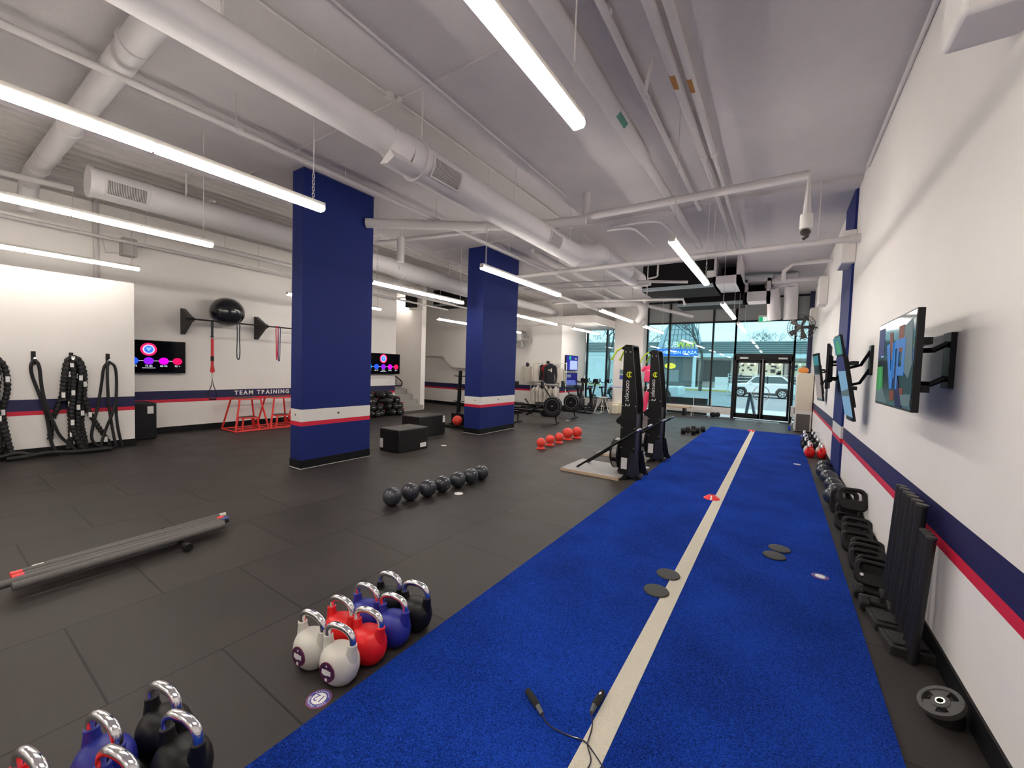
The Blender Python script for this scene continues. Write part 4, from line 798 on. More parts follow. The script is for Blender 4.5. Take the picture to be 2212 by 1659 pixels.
for x, lb in ((-3.965, 'near end'), (-4.53, 'far end')):
    t = thing('dumbbell', 'small black round dumbbell under the padded bars, its %s showing' % lb, 'dumbbell', (x, 1.27, 0)); s = 1 if x > -4.2 else -1
    b = B(); b.cyl((x, 1.27, .032), (x-s*.07, 1.27, .032), .032, n=24); b.cyl((x+s*.004, 1.27, .032), (x, 1.27, .032), .022, n=20); b.cyl((x-s*.07, 1.27, .032), (x-s*.2, 1.27, .032), .014, n=12); b.to('weight_head', rubber, t)
# ================================================================ RIGHT WALL WEIGHTS
def grip_plate(lb, x, y, w=.27, h=.26, th=.055, tilt=.5, rz=0):
    t = thing('grip_plate', lb, 'weight plate', (x, y, 0), rz, group='black grip plates along the right wall'); t.rotation_euler = (0, 0, rz)
    M = Matrix.Translation((0, 0, .02)) @ Matrix.Rotation(-tilt, 4, 'X') @ Matrix.Rotation(pi/2, 4, 'X')
    o = rrect(-w/2, w/2, 0, h, .06, 5); i = rrect(-w*.33, w*.33, h*.46, h*.85, .03, 5); n = len(o)
    b = B(); rings = []
    for (pts, q) in ((o, 0), (o, 1), (i, 1), (i, 0)):
        pass
    def sc(P, k, cx=0, cy=h/2): return [(cx+(u-cx)*k, cy+(v-cy)*k) for u, v in P]
    ic = (h*.655)
    R_ = [[(u, v, -th/2*.5) for u, v in o], [(u, v, th/2*.5) for u, v in o], [(u, v, th/2) for u, v in sc(o, .93)], [(u, v, th/2) for u, v in sc(i, 1.12, 0, ic)], [(u, v, th/4) for u, v in i], [(u, v, -th/4) for u, v in i], [(u, v, -th/2) for u, v in sc(i, 1.12, 0, ic)], [(u, v, -th/2) for u, v in sc(o, .93)]]
    b.ring(R_, n, closed=True, M=M); b.to('plate', rubber, t, local=True, smooth=.9)
    b = B(); b.prism(disc2(-w*.3, h*.35, .012, 14), th/2-.004, th/2+.002, 'z', M=M); b.to('weight_sticker', labelw, t, local=True) if lb.endswith('sticker') else None
    return t
ys = [5.95, 5.62, 5.38, 5.12, 4.93, 4.74, 4.56, 4.42, 4.28, 4.16, 4.04]
nm = ('furthest', 'second furthest', 'third furthest', 'fourth furthest', 'fifth furthest', 'middle', 'sixth nearest', 'fifth nearest', 'fourth nearest', 'third nearest', 'nearest')
for i, y in enumerate(ys):
    grip_plate('%s upright black rubber grip plate by the right wall%s' % (nm[i], ', with a small sticker' if i in (8, 10) else ''), .685+.02*sin(i*2.3), y, w=.235 if i else .25, h=(.30, .23, .20, .23, .22, .2, .21, .2, .21, .2, .2)[i], th=.05, tilt=(.15, .35, .75, .6, .65, .7, .7, .6, .8, .7, .7)[i], rz=.12*sin(i*1.7))
grip_plate('large black grip plate standing on top of the far end of the row', .70, 5.45, w=.24, h=.24, tilt=.5, rz=.05).location.z = .20
texr = mat('rough_rubber', (.016, .0155, .016), .65, noise=.4, nscale=60, bump=.8, bscale=90)
for i, (x, y, w, l, h, lb) in enumerate(((.625, 3.84, .10, .16, .13, 'black dumbbell standing between the grip plates and upright bars'), (.635, 3.66, .11, .14, .12, 'black dumbbell lying nearest the upright bars'))):
    t = thing('dumbbell', lb, 'dumbbell', (x, y, 0)); b = B()
    for s in (-1, 1): b = B(); b.cyl((x+s*.045, y, .055), (x+s*.10, y, .055), .055, n=6); b.to('weight_head', texr, t, bevel=.008)
    b = B(); B().cyl((x-.05, y, .055), (x+.05, y, .055), .016, n=12).to('handle', rubber, t)
for x, y, rz, w, l, lb in ((.66, 3.50, .1, .18, .20, 'rough black rubber block lying behind the nearest one'), (.70, 3.26, .12, .20, .20, 'rough black rubber block lying nearest at the foot of the upright bars')):
    b = B(); M = Matrix.Translation((x, y, 0)) @ Matrix.Rotation(rz, 4, 'Z'); b.box(-w/2, w/2, -l/2, l/2, 0, .055, M=M); b.box(-w/2+.02, w/2-.02, -l/2+.03, l/2-.03, .055, .068, M=M); tag(b.to('rubber_block', texr, bevel=.006), lb, 'rubber block')
for i in range(9):
    if i < 6: x, y, h = .705, (3.86, 3.77, 3.66, 3.57, 3.46, 3.36)[i], .85
    else: x, y, h = .70, 3.25-.062*(i-6), .73
    b = B(); b.tube([(x, y, .0 if i < 6 else .0), (x+.04, y, h)], .027 if i < 6 else .022, 18)
    t = thing('upright_bar', ('%s tall black padded bar of the six leaning on the right wall' % ('furthest', 'second furthest', 'third furthest', 'third nearest', 'second nearest', 'nearest')[i]) if i < 6 else '%s short black padded bar leaning beside the tall ones' % ('furthest', 'middle', 'nearest')[i-6], 'padded bar', (x, y, 0), group='padded bars standing against the right wall')
    b.to('padded_tube', mat('bar_black', (.007, .0065, .0075), .5, noise=.15), t); B().tube([(x+.04, y, h), (x+.0415, y, h+.012)], .029 if i < 6 else .024, 18).to('end_cap', mat('cap_dark', (.045, .042, .040), .5), t)
# weight plate leaning on the wall
t = thing('weight_plate', 'round black weight plate with steel hub leaning on the right baseboard', 'weight plate', (.70, 2.60, .0))
cx, cy = .715, 2.625; nrm = Vector((-.51, -.17, .845)).normalized(); rt = Vector((0, 0, 1)).cross(nrm).normalized(); up = nrm.cross(rt); rad = .086; low = Vector((cx, cy, 0))+Vector((-.02, -.02, 0)); cc = Vector((.712, 2.69, .082))
M = Matrix(((rt.x, up.x, nrm.x, cc.x), (rt.y, up.y, nrm.y, cc.y), (rt.z, up.z, nrm.z, cc.z), (0, 0, 0, 1)))
b = B(); N = 72
def pt(a, r_, z): return (r_*cos(a), r_*sin(a), z)
# rim + webs with three slots
def ringband(b, ra, rb, z0, z1, a0=0, a1=2*pi, n=N):
    for i in range(n):
        a, c = a0+(a1-a0)*i/n, a0+(a1-a0)*(i+1)/n
        v = [pt(a, ra, z0), pt(c, ra, z0), pt(c, rb, z0), pt(a, rb, z0), pt(a, ra, z1), pt(c, ra, z1), pt(c, rb, z1), pt(a, rb, z1)]
        b.add(v, [(0, 1, 2, 3), (4, 5, 6, 7), (0, 1, 5, 4), (3, 2, 6, 7)]+([(0, 3, 7, 4)] if i == 0 else [])+([(1, 2, 6, 5)] if i == n-1 else []), M)
ringband(b, .068, rad, -.012, .012); ringband(b, .018, .036, -.011, .009)
for k in range(3):
    a = pi/2+2*pi*k/3; ringband(b, .034, .070, -.009, .007, a+.42, a+2*pi/3-.42, 18)
b.to('plate', mat('plate_grey', (.050, .049, .047), .55, noise=.1), t)
b = B(); ringband(b, .013, .019, -.012, .012); b.to('hub_ring', mat('brass_steel', (.62, .60, .50), .25, 1), t)
for a_ in (.9, 3.6): b = B(); ringband(b, .072, rad-.003, .0115, .013, a_, a_+1.1, 16); b.to('raised_lettering', mat('plate_grey', (0, 0, 0)), t)
b = B(); b.lathe([(.01, 0), (.066, 0), (.070, .012), (.068, .055), (.055, .066), (.01, .066)], 28, Matrix.Translation((.728, 2.70, 0))); tag(b.to('rubber_puck', rubber), 'round black rubber weight under the steel hubbed plate', 'weight')
b = B(); b.tube([(.80, 2.45, .012), (.76, 2.2, .012), (.79, 1.9, .012), (.805, 1.0, .012), (.80, 0, .012)], .008, 8, sub=1); tag(b.to('cable', rubber), 'black cable along the right baseboard below the weight plate', 'cable')
# far dumbbells by the turf
for i, (x, y, rz, z) in enumerate(((-1.93, 11.3, .3, 0), (-1.88, 11.65, .3, 0), (-1.80, 12.0, .3, 0))):
    t = thing('dumbbell', ('nearest', 'middle', 'furthest')[i]+' black hexagonal dumbbell beside the far end of the turf', 'dumbbell', (x, y, 0), rz, group='dumbbells at the far end of the turf')
    for s in (-1, 1): B().cyl((s*.07, 0, .075), (s*.17, 0, .075), .085, n=6).to('weight_head', rubber, t, local=True, bevel=.01)
    B().cyl((-.08, 0, .075), (.08, 0, .075), .018, n=12).to('handle', rubber, t, local=True)
# ================================================================ SKI MACHINES
def make_ski(label):
    t = thing('ski_machine', label, 'ski machine', (0, 0, 0), group='tall black ski machines by the turf')
    # platform: local x from -.95 (user side) to 0 ; mast at x=0
    b = B(); b.prism(rrect(-.98, -.05, -.40, .40, .07), .02, .045, 'z'); b.to('platform', tape, t, local=True)
    for y_ in (-.412, .40): b = B(); b.prism(rrect(-.985, -.05, y_, y_+.012, .004), .0, .045, 'z'); b.to('platform_edge', tan, t, local=True)
    for y_ in (-.17, .145): b = B(); b.prism([(-.13, .03), (.10, .03), (.10, 1.10), (-.005, 1.95), (-.02, 1.985), (-.10, 1.99), (-.13, 1.94), (-.13, 1.2)], y_, y_+.025, 'y'); b.to('side_panel', blackp, t, local=True)
    b = B(); b.box(-.09, .08, -.145, .145, .03, .95); b.to('mast', mat('mast_dark', (.02, .018, .02), .4), t, local=True)
    b = B(); b.box(-.12, -.01, -.17, .17, 1.955, 1.985); b.tube([(-.14, -.17, 1.93), (-.14, -.06, 1.97), (-.14, .06, 1.97), (-.14, .17, 1.93)], .025, 8); b.to('top_cap', blackp, t, local=True, bevel=.01)
    for y_ in (-.19, .17): b = B(); b.prism([(.0, .02), (.22, .02), (.18, .10), (.12, .38), (.03, .38)], y_, y_+.02, 'y'); b.to('base_bracket', mat('base_navy', (.010, .011, .028), .4), t, local=True)
    for s in (-1, 1): B().cyl((.16, s*.24, .04), (.16, s*.20, .04), .042, n=16).to('wheel', blackp, t, local=True)
    b = B(); b.cyl((.0, -.30, .03), (.0, .30, .03), .03, n=12); b.to('crossbar', blackp, t, local=True)
    M = Matrix.Translation((-.20, 0, .33)) @ Matrix.Rotation(pi/2, 4, 'Y')
    b = B(); b.lathe([(.01, -.06), (.10, -.08), (.215, -.07), (.235, -.05), (.235, -.035)], 36, M); b.lathe([(.235, .035), (.235, .05), (.215, .065), (.10, .06), (.01, .06)], 36, M); b.to('flywheel_cover', blackp, t, local=True)
    b = B(); b.lathe([(.218, -.04), (.232, -.035), (.232, .035), (.218, .04)], 40, M); b.to('flywheel_mesh', mat('mesh_grey', (.30, .29, .28), .4, .6), t, local=True)
    b = B()
    for a in (.5, 1.6, 2.7, 3.8, 5.0): b.box(.225, .242, -.03, .03, -.05, .05, M=M @ Matrix.Rotation(a, 4, 'Z'))
    b.to('flywheel_clip', blackp, t, local=True)
    b = B(); b.cyl((-.18, 0, .02), (-.1, 0, .2), .04, n=10); b.to('flywheel_foot', blackp, t, local=True)
    for s in (-1, 1):
        B().tube([(-.80, s*.20, .045), (-.15, s*.27, .52), (.16, s*.29, .74)], .017, 10).to('support_strut', blackp, t, local=True); B().tube([(.16, s*.29, .74), (.21, s*.294, .775)], .02, 10).to('strut_cap', steel, t, local=True)
        b = B(); b.tube([(-.17, s*.12, 1.95), (-.24, s*.16, 1.90), (-.30, s*.19, 1.78)], .014, 8); b.tube([(-.30, s*.19, 1.78), (-.31, s*.19, 1.765)], .026, 10); b.to('pull_handle', mat('lime', (.50, .68, .05), .5), t, local=True)
        b = B(); b.tube([(-.14, s*.12, 1.95), (-.05, s*.12, 1.2), (-.05, s*.1, .5)], .004, 5); b.to('cord', mat('cord_lime', (.5, .6, .2), .6), t, local=True)
    b = B(); b.prism([(-.13, .76), (-.13, .95), (-.23, .86), (-.245, .82), (-.22, .79)], -.06, .06, 'y'); b.to('monitor_arm', blackp, t, local=True)
    b = B(); b.prism([(-.10, .13), (-.01, .13), (-.01, .30), (-.10, .30)], -.1725, -.17, 'y'); b.to('warning_label', labelw, t, local=True)
    b = B()
    for s in (-1, 1):
        for x, z in ((-.11, .45), (.08, .45), (-.11, 1.08), (.08, 1.08), (-.1, 1.88), (-.03, 1.88), (-.11, .75), (.08, .75)): b.cyl((x-.0, s*.17, z), (x, s*.174, z), .008, n=8)
    b.to('screw', steel, t, local=True)
    Mt = frame((-.045, -.1715, 1.265), (0, 0, -1), (1, 0, 0))
    text('concept 2', .098, Mt, labelw, t, 'lettering', ext=.0004)
    b = B(); b.tube([(-.03+.038*cos(a), -.172, 1.545+.038*sin(a)) for a in [R(40+i*28) for i in range(11)]], .009, 5); b.box(-.04, -.02, -.1725, -.171, 1.50, 1.59); b.to('logo_mark', mat('logo_lime', (.60, .68, .02), .5), t, local=True)
    return t
s1 = make_ski('nearer tall black ski machine by the turf, on a grey platform'); s2 = dup(s1, (-1.83, 7.62, 0), -.02, 'further tall black ski machine by the turf, behind the nearer one')
s1.location = (-1.83, 6.12, 0); s1.rotation_euler = (0, 0, .0)
# ================================================================ ROWING MACHINES
def make_rower(label):
    t = thing('rowing_machine', label, 'rowing machine', (0, 0, 0), group='black rowing machines')
    # local: flywheel at origin side, rail runs to -y... x along rail (toward -x)
    M = Matrix.Translation((0, 0, .52)) @ Matrix.Rotation(pi/2, 4, 'X')
    b = B(); b.lathe([(.01, -.10), (.12, -.11), (.25, -.09), (.275, -.05), (.28, 0), (.275, .05), (.25, .08), (.12, .09), (.01, .09)], 40, M); b.to('flywheel_cage', blackp, t, local=True)
    b = B(); b.tube([(.19*cos(a), .19*sin(a), .095) for a in [2*pi*i/36 for i in range(36)]], .012, 6, closed=True, M=M); b.tube([(.25*cos(a), .25*sin(a), .085) for a in [2*pi*i/36 for i in range(36)]], .010, 6, closed=True, M=M); b.to('cage_ring', mat('ring_grey', (.10, .10, .11), .35), t, local=True)
    b = B(); b.cyl((0, -.118, .52), (0, -.09, .52), .022, n=12); b.to('hub', steel, t, local=True)
    b = B(); b.prism([(-.28, .20), (.12, .20), (.20, .30), (.20, .42), (-.25, .42), (-.38, .32)], -.09, .09, 'y'); b.to('body', blackp, t, local=True, bevel=.02)
    b = B(); b.box(-2.05, -.3, -.035, .035, .30, .37); b.to('rail', blackp, t, local=True); B().box(-2.0, -.45, -.03, .03, .37, .378).to('rail_top', steel, t, local=True)
    b = B(); b.box(-1.25, -1.0, -.14, .14, .40, .45); b.to('seat', blackp, t, local=True, bevel=.015)
    for s in (-1, 1): b = B(); b.prism([(-.75, .24), (-.45, .50), (-.40, .48), (-.70, .22)], s*.16-.05, s*.16+.05, 'y'); b.to('foot_plate', blackp, t, local=True)
    for x, z0 in ((.08, .22), (-1.98, .32)):
        b = B(); b.tube([(x, 0, z0), (x+.05, 0, .03)], .022, 8); b.tube([(x+.05, -.28, .025), (x+.05, .28, .025)], .022, 8); b.to('leg', blackp, t, local=True)
    b = B(); b.tube([(-.05, 0, .72), (-.25, 0, 1.0), (-.30, 0, 1.06)], .02, 8); b.to('monitor_arm', blackp, t, local=True)
    b = B(); b.box(-.36, -.31, -.09, .09, 1.0, 1.2); b.to('monitor', blackp, t, local=True, bevel=.01)
    return t
r1 = make_rower('nearer black rowing machine right of the far blue column'); r2 = dup(r1, (-5.62, 12.05, 0), R(8), 'further black rowing machine in front of the blue screens')
r1.location = (-5.42, 10.35, 0); r1.rotation_euler = (0, 0, R(14))
# low black treadmill/bench behind the column
t = thing('exercise_bike', 'black upright exercise machine half hidden by the far blue column', 'exercise machine', (-8.3, 12.6, 0))
b = B(); b.tube([(-8.45, 12.6, .2), (-8.35, 12.6, .75), (-8.2, 12.6, 1.02)], [.07, .06, .05], 10); b.to('post', blackp, t); b = B(); b.box(-8.35, -8.1, 12.5, 12.7, .9, 1.08); b.to('monitor', blackp, t, bevel=.02); b = B(); b.box(-8.8, -7.6, 12.4, 12.8, .03, .22); b.to('base', blackp, t, bevel=.03); b = B(); b.tube([(-7.6, 12.6, .03), (-7.6, 12.6, .3), (-7.75, 12.6, .45)], .03, 8); b.to('frame', blackp, t)
t = thing('rowing_machine', 'low black rowing rail behind the far blue column', 'rowing machine', (-7.0, 9.9, 0)); b = B(); b.box(-8.3, -6.2, 9.85, 9.92, .26, .33); b.to('rail', blackp, t); b = B(); b.box(-8.1, -6.3, 9.86, 9.91, .33, .338); b.to('rail_top', steel, t)
for x in (-6.3, -8.1): b = B(); b.tube([(x, 9.88, .28), (x, 9.88, .03)], .02, 8); b.tube([(x, 9.65, .022), (x, 10.1, .022)], .022, 8); b.to('leg', blackp, t)
def make_bike():
    t = thing('spin_bike', 'x', 'exercise bike', (0, 0, 0), group='spin bikes by the far window')
    b = B(); b.box(-.05, .05, -.25, .25, 0, .05); b.box(.9, 1.0, -.25, .25, 0, .05); b.tube([(0, 0, .05), (.5, 0, .35), (.95, 0, .05)], .035, 8); b.tube([(.5, 0, .35), (.35, 0, .85)], .03, 8); b.tube([(.5, 0, .35), (.82, 0, .9), (.85, 0, 1.05)], .03, 8); b.to('frame', blackp, t, local=True)
    b = B(); b.cyl((.75, -.03, .33), (.75, .03, .33), .24, n=30); b.to('flywheel', mat('fly', (.05, .05, .055), .3, .5), t, local=True)
    b = B(); b.prism([(.20, .86), (.48, .90), (.48, .94), (.2, .93)], -.08, .08, 'y'); b.to('saddle', blackp, t, local=True, bevel=.02)
    b = B(); b.tube([(.72, -.24, 1.25), (.74, -.22, 1.10), (.85, -.10, 1.06), (.85, 0, 1.12), (.85, .10, 1.06), (.74, .22, 1.10), (.72, .24, 1.25)], .018, 8, sub=1); b.to('handlebar', blackp, t, local=True)
    b = B(); b.tube([(.5, -.12, .3), (.5, -.12, .5)], .015, 6); b.box(.46, .56, -.2, -.12, .48, .5); b.box(.46, .56, .12, .2, .16, .18); b.to('pedal', steel, t, local=True)
    b = B(); b.box(.88, .92, -.1, .1, 1.08, 1.22); b.to('monitor', blackp, t, local=True)
    return t
bk = make_bike()
for i, (x, y, rz) in enumerate(((-6.50, 15.35, R(90)), (-6.42, 13.9, R(90)), (-5.98, 15.25, R(90)), (-5.88, 13.75, R(90)), (-7.03, 15.2, R(90)))):
    lb = 'black spin bike, %s' % ('middle one of the three at the far window', 'left one of the two in the front row', 'rightmost of the three at the far window', 'right one of the two in the front row', 'leftmost of the three, under the poster screen')[i]
    if i == 0: bk.location = (x, y, 0); bk.rotation_euler = (0, 0, rz); bk['label'] = lb
    else: dup(bk, (x, y, 0), rz, lb)
# stool
t = thing('stool', 'white stool with looping wire legs in front of the spin bikes', 'stool', (-5.45, 14.35, 0)); wire = mat('white_wire', (.78, .76, .72), .35)
B().cyl((-5.45, 14.35, .56), (-5.45, 14.35, .60), .18, .20, 28).to('seat', whitep, t)
for k in range(3):
    a = 2*pi*k/3+.2; M = Matrix.Translation((-5.45, 14.35, 0)) @ Matrix.Rotation(a, 4, 'Z'); B().tube([(.09, -.08, .56), (.27, -.16, .03), (.28, -.12, .015), (.28, .12, .015), (.27, .16, .03), (.09, .08, .56)], .011, 8, M=M).to('leg', wire, t)
# counter by the pier
t = thing('counter', 'cream reception counter beside the window pier', 'counter', (-5.0, 15.0, 0)); cream = mat('cream', (.72, .66, .53), .5)
B().box(-5.22, -4.80, 14.9, 15.5, 0, .95).to('body', whitep, t, bevel=.01); B().box(-5.34, -4.86, 14.72, 14.9, 0, .40).to('low_shelf', cream, t, bevel=.01); B().box(-5.45, -4.8, 14.9, 15.5, .951, .98).to('top', mat('counter_top', (.35, .38, .6), .35), t)
b = B(); b.box(-5.15, -4.95, 14.5, 14.72, 0, .34); tag(b.to('cream_bin', cream, bevel=.02), 'cream square bin in front of the white counter', 'bin')
for z, m, lb in ((1.55, mat('sign_teal', (.12, .22, .22), .5), 'grey green notice on the white pier'), (1.33, mat('sign_blue', (.03, .06, .30), .5), 'small blue notice on the white pier')): B().box(-5.52, -5.28, 16.335, 16.35, z-.09, z+.09).to('notice', m); o = bpy.context.scene.objects[-1] if False else [q for q in bpy.data.objects if q.name.startswith('notice')][-1]; tag(o, lb, 'notice')
# ---------------------------------------------------------------- clothing
def shirt(label, c, w, h, m, rz=0, sleeves='long', cat='shirt', th=.10, hood=False, group='clothes on the wall rack'):
    t = thing('garment', label, cat, c, rz, group)
    def cs(z, hw, d, n=20): return [(hw*cos(2*pi*i/n)*(1 if abs(cos(2*pi*i/n)) < .95 else .98), d*sin(2*pi*i/n)*(1+.18*sin(5*i+z*20)), z) for i in range(n)]
    b = B(); b.ring([cs(0, w*.48, th*.5), cs(h*.03, w*.5, th*.55), cs(h*.4, w*.46, th*.5), cs(h*.75, w*.47, th*.5), cs(h*.90, w*.42, th*.42), cs(h*.97, w*.22, th*.35), cs(h, w*.12, th*.3)], 20); b.to('torso', m, t, local=True, smooth=1.2)
    for s in (-1, 1):
        L = h*.85 if sleeves == 'long' else h*.32
        b = B(); b.tube([(s*w*.36, 0, h*.88), (s*w*.52, 0, h*.78), (s*w*.60, 0, h*.88-L*.6), (s*w*.57, .01, h*.90-L)], [w*.13, w*.13, w*.11, w*.085], 10); b.to('sleeve', m, t, local=True, smooth=1.2)
    if hood: b = B(); b.sph((0, .0, h*1.0), w*.2, 14, 10, (1, .7, 1)); b.to('hood', m, t, local=True)
    B().tube([(0, 0, h*.95), (0, 0, h+.06), (.03, 0, h+.10), (.0, 0, h+.13)], .004, 5).to('hanger', steel, t, local=True)
    return t
cw_ = mat('cloth_white', (.56, .52, .46), .85, noise=.08, bump=.4, bscale=14); ck_ = mat('cloth_black', (.016, .016, .022), .85, noise=.2, bump=.4, bscale=14); cr2 = mat('cloth_red', (.42, .015, .03), .8, bump=.3, bscale=14); cg_ = mat('cloth_grey', (.20, .19, .19), .9)
t = thing('clothes_rack', 'white wire clothes rack on the far wall holding shirts', 'clothes rack', (-8.0, 14.3, .1))
b = B()
for x in (-8.65, -8.25, -7.75, -7.35, -7.05): b.box(x-.012, x+.012, 14.46, 14.5, .1, 1.85)
for z in (.95, 1.80): b.tube([(-8.7, 14.2, z), (-7.0, 14.2, z)], .014, 6)
b.box(-8.75, -7.3, 13.95, 14.45, .12, .15)
for x in (-8.65, -7.75, -7.05):
    for z in (.95, 1.80): b.tube([(x, 14.47, z), (x, 14.2, z)], .01, 6)
b.to('wire_frame', wire, t)
B().box(-8.2, -7.35, 14.05, 14.4, .955, .985).to('shelf', whitep, t)
shirt('white hooded sweatshirt, leftmost on the upper rail', (-8.50, 14.0, 1.02), .46, .72, cw_, .3, hood=True, cat='sweatshirt')
shirt('white long shirt beside the leftmost hooded sweatshirt', (-8.15, 14.0, 1.05), .30, .70, cw_, 1.1)
shirt('black shirt on the upper rail, left of the red one', (-7.98, 14.2, 1.12), .26, .62, ck_, .5, 'short')
shirt('red shirt between the black shirts on the upper rail', (-7.80, 14.2, 1.10), .26, .66, cr2, .5, 'short')
t = shirt('black sweatshirt with white marks, largest on the upper rail', (-7.55, 14.1, .99), .42, .80, ck_, .15, cat='sweatshirt')
b = B(); b.box(-.07, .0, -.075, -.062, .52, .56); b.box(.03, .08, -.075, -.062, .46, .60); b.to('print', labelw, t, local=True)
shirt('pale shirt at the right end of the rack', (-7.18, 14.2, 1.02), .30, .62, cw_, .4)
for i, (x, lb) in enumerate(((-8.25, 'leftmost'), (-8.08, 'second from the left'), (-7.90, 'third from the left'), (-7.72, 'fourth from the left'), (-7.50, 'fifth from the left'), (-7.28, 'rightmost'))):
    shirt('white garment on the lower rail, %s' % lb, (x, 14.1, .22+.05*(i % 2)), .22, .62, cw_, 1.2, 'short' if i % 2 else 'long')
b = B(); b.sph((-8.42, 13.78, 1.72), .07, 12, 8, (1, 1, 1.3)); tag(b.to('dark_cap', ck_), 'dark cap hanging on the leftmost sweatshirt', 'cap')
b = B(); b.sph((-7.6, 13.97, 1.83), .07, 12, 8, (1, 1, .9)); tag(b.to('dark_cap', ck_), 'dark cap above the black sweatshirt with white marks', 'cap')
# pink shirt stand
pink = mat('cloth_pink', (.90, .07, .18), .8, noise=.05, bump=.3, bscale=14)
t = thing('clothes_stand', 'white clothes stand between the ski machines holding pink clothing', 'clothes stand', (-3.95, 15.3, 0)); b = B(); b.tube([(-3.95, 15.35, 0), (-3.95, 15.35, 1.9)], .018, 8); b.box(-4.2, -3.7, 15.1, 15.5, 0, .03); b.box(-4.08, -3.8, 15.25, 15.3, .95, 1.15); b.tube([(-4.15, 15.2, 0), (-4.1, 15.3, 1.0)], .012, 6); b.to('stand_frame', wire, t)
t = shirt('pink short sleeved shirt on the white stand behind the ski machine', (-3.98, 15.2, 1.22), .48, .62, pink, .0, 'short', group=None); B().box(-.1, .1, -.075, -.06, .40, .43).to('print', labelw, t, local=True)
t = thing('pink_trousers', 'pink trousers hanging low on the white stand', 'trousers', (-3.98, 15.2, .12)); b = B(); b.tube([(-4.06, 15.2, .85), (-4.12, 15.2, .45), (-4.15, 15.2, .12)], [.10, .09, .07], 12); b.to('trouser_leg', pink, t); b = B(); b.tube([(-3.9, 15.2, .85), (-3.88, 15.2, .45), (-3.86, 15.2, .12)], [.10, .09, .07], 12); b.to('trouser_leg', pink, t)
b = B(); b.tube([(-4.5, 15.9, .14), (-4.35, 15.8, .14)], .14, 16); tag(b.to('kit_bag', blackp), 'black bag on the floor beside the pink clothes stand', 'bag')
t = thing('wall_heater', 'black heater strip low on the front wall behind the stands', 'heater', (-4.3, 16.8, .3)); B().box(-4.6, -4.05, 16.75, 16.84, .78, .98).to('case', blackp, t)
# bench, table at window
t = thing('bench', 'light wooden bench under the front window', 'bench', (-3.25, 16.3, 0)); b = B(); b.box(-3.85, -2.72, 16.1, 16.5, .28, .35); b.to('seat', mat('bench_wood', (.60, .46, .33), .45, noise=.12, nscale=9), t, bevel=.01)
for x in (-3.7, -2.95): B().box(x-.04, x+.04, 16.12, 16.48, 0, .28).to('leg', blackp, t)
t = thing('wire_table', 'small white wire table between the bench and the doors', 'table', (-2.38, 16.35, 0)); b = B()
for x in (-2.68, -2.08):
    for y in (16.1, 16.5): b.tube([(x, y, 0), (x, y, .72 if y > 16.3 else .36)], .012, 6)
for z in (.18, .36): b.tube([(-2.68, 16.1, z), (-2.08, 16.1, z), (-2.08, 16.5, z), (-2.68, 16.5, z)], .010, 6, closed=True)
b.to('wire_frame', wire, t); B().box(-2.68, -2.08, 16.1, 16.5, .35, .362).to('top', whitep, t)
b = B(); b.sph((-1.98, 16.4, .1), .09, 14, 8, (1.3, 1, 1)); b.sph((-1.84, 16.45, .11), .09, 14, 8, (1, 1, 1)); tag(b.to('black_bag', ck_), 'black bag on the floor between wire table and doors', 'bag')
b = B(); b.box(-3.85, -2.35, 17.4, 17.7, -.04, .60); tag(b.to('planter', mat('blackbox', (.02, .02, .02), .5, noise=.5, nscale=14)), 'long black planter box outside the front window behind the bench', 'planter')
# cabinet and pumpkin, water cooler side
t = thing('cabinet', 'tall white cabinet near the end of the right wall', 'cabinet', (.62, 14.7, 0)); b = B(); b.box(.40, .80, 14.3, 15.1, .02, 1.70); b.to('body', whitep, t, bevel=.01)
B().box(.42, .78, 14.285, 14.3, .62, 1.69).to('door', cream, t); b = B(); b.box(.44, .76, 14.28, 14.3, .04, .52); b.to('dark_panel', mat('fridge_dark', (.10, .09, .085), .35), t); b = B(); b.box(.385, .40, 14.5, 14.55, .5, .68); b.to('handle', blackp, t)
t = thing('pumpkin', 'small orange pumpkin ornament on top of the white cabinet', 'pumpkin', (.56, 14.7, 1.70)); b = B()
N = 48; b.ring([[((r_*(1+.06*cos(8*2*pi*i/N)))*cos(2*pi*i/N), (r_*(1+.06*cos(8*2*pi*i/N)))*sin(2*pi*i/N), z) for i in range(N)] for r_, z in ((.02, 0), (.08, .005), (.12, .05), (.125, .09), (.10, .15), (.05, .175), (.015, .17))], N); b.to('shell', mat('pumpkin_orange', (.75, .26, .05), .35, noise=.2), t, local=True); B().tube([(0, 0, .16), (.01, 0, .21)], .012, 6).to('stem', mat('stem', (.3, .2, .1), .6), t, local=True)
b = B(); b.cyl((.30, 14.5, 0), (.30, 14.5, .13), .035, n=12); tag(b.to('blue_bottle', mat('bottle_blue', (.02, .06, .5), .3)), 'small blue bottle on the floor beside the white cabinet', 'bottle')
t = thing('side_table', 'small white stand at the right of the glass doors', 'stand', (.42, 16.0, 0)); b = B(); b.box(.34, .55, 15.9, 16.2, .28, .62); b.to('box', whitep, t, bevel=.01); b = B(); b.tube([(.36, 15.95, 0), (.4, 16.0, .3)], .012, 6); b.tube([(.53, 15.95, 0), (.5, 16.0, .3)], .012, 6); b.to('leg', wire, t)

